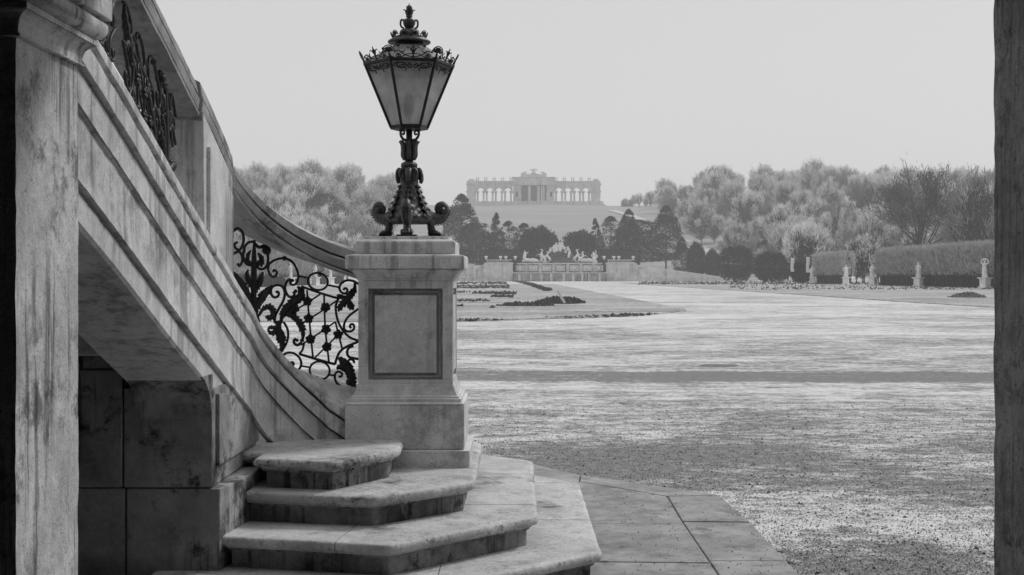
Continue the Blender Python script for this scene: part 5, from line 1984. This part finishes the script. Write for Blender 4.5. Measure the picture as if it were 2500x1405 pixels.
# dug flower beds: clods of dark earth
def clods(name, spots, label):
    """spots: (x, y, z, size)"""
    S = np.array(spots)
    n = len(S)
    base = np.array([[1, 0, -.3], [-.5, .87, -.3], [-.5, -.87, -.3], [0, .1, .75], [.35, .5, .3]])
    fc = np.array([[0, 1, 4], [1, 3, 4], [3, 0, 4], [1, 2, 3], [2, 0, 3], [0, 2, 1]])
    a = rng.uniform(0, 2 * PI, n)
    ca, sa = np.cos(a), np.sin(a)
    jit = rng.uniform(.6, 1.3, (n, 5, 3))
    v = base[None] * jit * S[:, 3][:, None, None]
    x = v[..., 0] * ca[:, None] - v[..., 1] * sa[:, None] + S[:, 0][:, None]
    y = v[..., 0] * sa[:, None] + v[..., 1] * ca[:, None] + S[:, 1][:, None]
    z = v[..., 2] + S[:, 2][:, None]
    V = np.stack([x, y, z], -1).reshape(-1, 3)
    Fc = (fc[None] + (np.arange(n) * 5)[:, None, None]).reshape(-1, 3)
    me = bpy.data.meshes.new(name)
    me.from_pydata(V.tolist(), [], Fc.tolist())
    me.update()
    return me


def gpt(px, py):
    d = 4950.0 / (py - 675.0)
    return ((px - VX) * d / F, d)


def bed(name, label, n, x0, x1, y0, y1, size, mound=0.):
    sp = []
    for _ in range(n):
        px, py = random.uniform(x0, x1), random.uniform(y0, y1)
        x, y = gpt(px, py)
        if mnoise.noise((x * .35, y * .12, 2.2)) < -.15:
            continue
        sp.append((x, y, .04 + random.uniform(0, .5) * size + mound * random.random(), size * random.uniform(.4, 1.3)))
    o = mkobj(name, clods(name, sp, label), M['soil'])
    tag(o, label, 'flower bed', None, 'stuff')
    return o


bed('dug_bed', 'dark row of dug earth nearest the lamp pedestal', 420, 1110, 1206, 750, 755, .11)
bed('dug_bed', 'dark row of dug earth behind the pedestal, second nearest', 520, 1100, 1262, 715, 721, .15)
bed('dug_bed', 'short dark patch of dug earth beside the left heap', 200, 1198, 1252, 724, 731, .12)
bed('dug_bed', 'thin broken row of earth clods left of the heaps', 90, 1110, 1195, 735, 739, .10)
bed('dug_bed', 'far dark bed of dug earth on the left lawn', 500, 1110, 1242, 698, 706, .2)
bed('dug_bed', 'farthest bed of dug earth on the left lawn', 380, 1110, 1236, 690, 695, .26)
bed('dug_bed', 'long dark bed of clods across the right lawn', 2200, 1560, 2300, 688.5, 696, .24)
bed('dug_bed', 'nearer band of clods before the right statues', 1100, 1780, 2440, 697, 709, .15)
sp = []
for _ in range(620):
    t_ = random.random()
    x0_, y0_ = gpt(1258 + 82 * t_ + random.uniform(-14, 14) * (1 - .3 * t_), 687.5 + 25 * t_ ** 1.3)
    sp.append((x0_, y0_, .08 + random.random() * .12, .2 * random.uniform(.5, 1.3)))
o = mkobj('dug_bed', clods('dug_bed', sp, ''), M['soil'])
tag(o, 'slanting bed of dug earth running back to the fountain', 'flower bed', None, 'stuff')


sp = []
for (x, y) in lawn_edge[:34]:
    for _ in range(16):
        q = mnoise.noise((x * .6, y * .4, 3.3))
        if q > -.1:
            sp.append((x + random.uniform(-.5, .5), y + random.uniform(-.1, .7), .05, .05 * random.uniform(.4, 1.5) * (1 + q)))
o = mkobj('turf_edge', clods('turf_edge', sp, ''), M['soil'])
tag(o, 'dark broken turf along the curved front edge of the left lawn', 'turf', None, 'stuff')


def heap(label, cx, cy_, rx, ry, h, n, sz, frosty=False):
    mb = MB()
    rr = []
    for i in range(7):
        t_ = i / 6
        rr.append([(cx + rx * (1 - t_) * (1 + .25 * mnoise.noise((math.cos(a_) * 2 + cx, math.sin(a_) * 2, t_))) * math.cos(a_), cy_ + ry * (1 - t_) * math.sin(a_), .0 + h * (1 - (1 - t_) ** 2) * (.8 + .3 * mnoise.noise((a_, t_ * 3, cx)))) for a_ in [2 * PI * j / 26 for j in range(26)]])
    mb.rings(rr)
    o = mb.build('earth_heap', M['frosty_soil'] if frosty else M['soil'], None)
    sp = []
    for _ in range(n):
        a_, q = random.uniform(0, 2 * PI), math.sqrt(random.random()) * 1.12
        sp.append((cx + rx * q * math.cos(a_), cy_ + ry * q * math.sin(a_), max(.02, h * (1 - q ** 2) * .9 + random.uniform(-.02, .06)), sz * random.uniform(.5, 1.3)))
    c = mkobj('clods', clods('clods', sp, ''), M['frosty_soil'] if frosty else M['soil'], o)
    c['kind'] = 'stuff'
    tag(o, label, 'heap')
    return o


x, y = gpt(1283, 749)
heap('low heap of dark earth on the lawn behind the pedestal', x, y, 1.3, 1.3, .10, 520, .15)
x, y = gpt(1368, 742)
heap('bigger heap of dark earth with a white board stuck in it', x, y, 1.25, 3.0, .26, 820, .19)
x, y = gpt(2362, 728)
heap('small grey heap of earth on the right lawn', x, y, 1.1, 1.6, .30, 420, .17, True)
b_ = MB().box(-.06, .06, -.015, .015, -.1, .62).build('board', M['cloth'], None)
x, y = gpt(1376, 748)
b_.location = (x, y - .3, .25)
b_.rotation_euler = (0, R(-32), 0)
tag(b_, 'white board leaning out of the bigger earth heap', 'board')

# ------------------------------------------------------------------ banners, bench rail, people
for (px, top, bot, lab) in [(1934, 630, 664, 'left white banner on a pole by the dark yew'), (1972, 628, 666, 'right white banner on a pole by the statue')]:
    Y = 292
    X = (px - VX) * Y / F
    th = thing('banner', (X, Y, 0), lab, 'banner', 'banners by the hedge')
    zt, zb = EYE - (top - HY) * Y / F, EYE - (bot - HY) * Y / F
    MB().tube([(-.42, 0, 0), (-.42, 0, zt + .4)], [.05, .04], 6).build('pole', M['bark'], th)
    mb = MB()
    rr = []
    for i in range(9):
        z = zt + (zb - zt) * i / 8
        w = .05 * math.sin(i * .9)
        rr.append([(-.36 + w, -.02, z), (.40 + w * 2, .05 + w, z), (.40 + w * 2, .07 + w, z), (-.36 + w, .0, z)])
    mb.rings(rr)
    mb.build('cloth', M['cloth'], th, smooth=True)


def person_mesh(h, stride, coat, seed):
    """walking adult grown as one skin: joints with radii, Skin + Subdivision"""
    r_ = random.Random(seed)
    J = {}
    sg = .5 * stride
    pts = [('pelvis', (0, 0, .52), .085), ('waist', (0, .0, .62), .075), ('chest', (0, -.01, .74), .098), ('neck', (0, -.01, .835), .040), ('head0', (0, -.015, .875), .050), ('head1', (0, -.02, .93), .062), ('head2', (0, -.01, .975), .042),
           ('shl', (.105, -.01, .80), .048), ('ell', (.135, sg * .25, .65), .040), ('hal', (.13, -.05 - sg * .2, .52), .027),
           ('shr', (-.105, -.01, .80), .048), ('elr', (-.135, -sg * .2, .65), .040), ('har', (-.13, -.05 + sg * .15, .52), .027),
           ('hil', (.055, 0, .49), .070), ('knl', (.06, -sg * .45 - .01, .28), .052), ('anl', (.06, -sg * .7, .05), .034), ('tol', (.065, -sg * .7 - .07, .02), .028),
           ('hir', (-.055, 0, .49), .070), ('knr', (-.06, sg * .25 - .01, .28), .052), ('anr', (-.06, sg * .7, .05), .034), ('tor', (-.065, sg * .7 - .07, .02), .028)]
    ed = [('pelvis', 'waist'), ('waist', 'chest'), ('chest', 'neck'), ('neck', 'head0'), ('head0', 'head1'), ('head1', 'head2'), ('chest', 'shl'), ('shl', 'ell'), ('ell', 'hal'), ('chest', 'shr'), ('shr', 'elr'), ('elr', 'har'), ('pelvis', 'hil'), ('hil', 'knl'), ('knl', 'anl'), ('anl', 'tol'), ('pelvis', 'hir'), ('hir', 'knr'), ('knr', 'anr'), ('anr', 'tor')]
    idx = {p[0]: i for i, p in enumerate(pts)}
    me = bpy.data.meshes.new('person')
    me.from_pydata([tuple(c * h for c in p[1]) for p in pts], [(idx[a], idx[b]) for a, b in ed], [])
    me.update()
    return me, [p[2] * h for p in pts]


def person(px, py, Y, h, stride, mat, label, rz, group=None):
    me, rad = person_mesh(h, stride, 0, int(px))
    o = bpy.data.objects.new('person', me)
    COL.objects.link(o)
    X = (px - VX) * Y / F
    o.location = (X, Y, terrain(X, Y) + .0)
    o.rotation_euler = (0, 0, rz)
    md = o.modifiers.new('skin', 'SKIN')
    for i, sv in enumerate(me.skin_vertices[0].data):
        sv.radius = (rad[i], rad[i] * .9)
        sv.use_root = (i == 0)
    sb = o.modifiers.new('sub', 'SUBSURF')
    sb.levels = sb.render_levels = 1
    me.materials.append(mat)
    tag(o, label, 'person', group)
    return o


M['coat_dark'] = plain_mat('dark_coat', .03, .07, 6, .9, obj=True)
M['coat_grey'] = plain_mat('grey_coat', .12, .2, 6, .9, obj=True)
for i, (px, Y, h, st_, m_, lab) in enumerate([(655, 270, 1.74, .3, 'coat_grey', 'person in grey walking, leftmost of those seen through the big iron scroll'), (664, 272, 1.66, .2, 'coat_dark', 'person in dark coat walking second from the left behind the railing'),
                                            (684, 276, 1.76, .5, 'coat_dark', 'person in dark clothes in the middle of the big iron scroll'), (690, 277, 1.70, .4, 'coat_dark', 'person in dark coat close beside the middle walker'),
                                            (706, 272, 1.68, .3, 'coat_dark', 'person seen just left of the small iron spiral'), (731, 268, 1.80, .6, 'coat_dark', 'person striding between the iron scroll and the iron ring'),
                                            (741, 270, 1.66, .5, 'coat_grey', 'person in grey just left of the iron ring'), (812, 262, 1.75, .6, 'coat_grey', 'person walking below the handrail, left of the pair'), (820, 262, 1.78, .6, 'coat_dark', 'person walking below the handrail, right of the pair')]):
    person(px, 692, Y, h, st_, M[m_], lab, R(40 * i), 'walkers on the far side of the garden')
person(1793, 592, 520, 1.9, .3, M['coat_dark'], 'lone dark person on the pale path of the slope', .3)

# ------------------------------------------------------------------ loose stones on the near gravel and paving
def stones(n, y0, y1, x0, x1, smin, smax, name, label, mat, power=1.0):
    sp = []
    while len(sp) < n:
        y = y0 + (y1 - y0) * random.random() ** power
        x = random.uniform(x0, x1) * y / 8
        if -.9 < x < 1.41 and y < 9.2 and x < .42 + 20:
            if x < .45 or (random.random() > .02):
                continue
        if x < .5 and y < 10.6 and y < 9.8:
            continue
        on = (x < 1.4 and y < 9.2)
        sp.append((x, y, .003 + (.014 if on else 0), random.uniform(smin, smax) * (1 if random.random() < .97 else 2.2)))
    o = mkobj(name, clods(name, sp, ''), mat)
    return tag(o, label, 'gravel', None, 'stuff')


M['pebble'] = plain_mat('gravel_stone', .05, .30, 9, .9)
M['pebble_pale'] = plain_mat('pale_gravel_stone', .35, .6, 9, .9)
stones(30000, 6.2, 16, -.8, 3.6, .002, .0065, 'loose_gravel', 'dark loose gravel stones scattered over the near ground', M['pebble'], 1.4)
stones(12000, 6.2, 14, -.8, 3.6, .002, .006, 'loose_gravel', 'pale loose gravel stones scattered over the near ground', M['pebble_pale'], 1.4)
sp = [(random.uniform(.5, 1.4), random.uniform(6.5, 9.6), .019, random.uniform(.002, .006)) for _ in range(260)]
tag(mkobj('loose_grit', clods('loose_grit', sp, ''), M['soil']), 'dark grit strewn over the paving slabs', 'gravel', None, 'stuff')

# ------------------------------------------------------------------ the winter air
hz = MB().box(-2500, 2500, -120, 2700, -2.5, 100).build('haze', None)
t = NT('winter_haze')
pv = t.n('VolumePrincipled', {'Density': .00048, 'Anisotropy': 0.0})
pv.inputs['Color'].default_value = (.97, .97, .97, 1)
t.t.links.new(pv.outputs[0], t.out.inputs['Volume'])
hz.data.materials.append(t.m)
tag(hz, 'pale winter haze filling the air of the garden', 'haze', None, 'stuff')
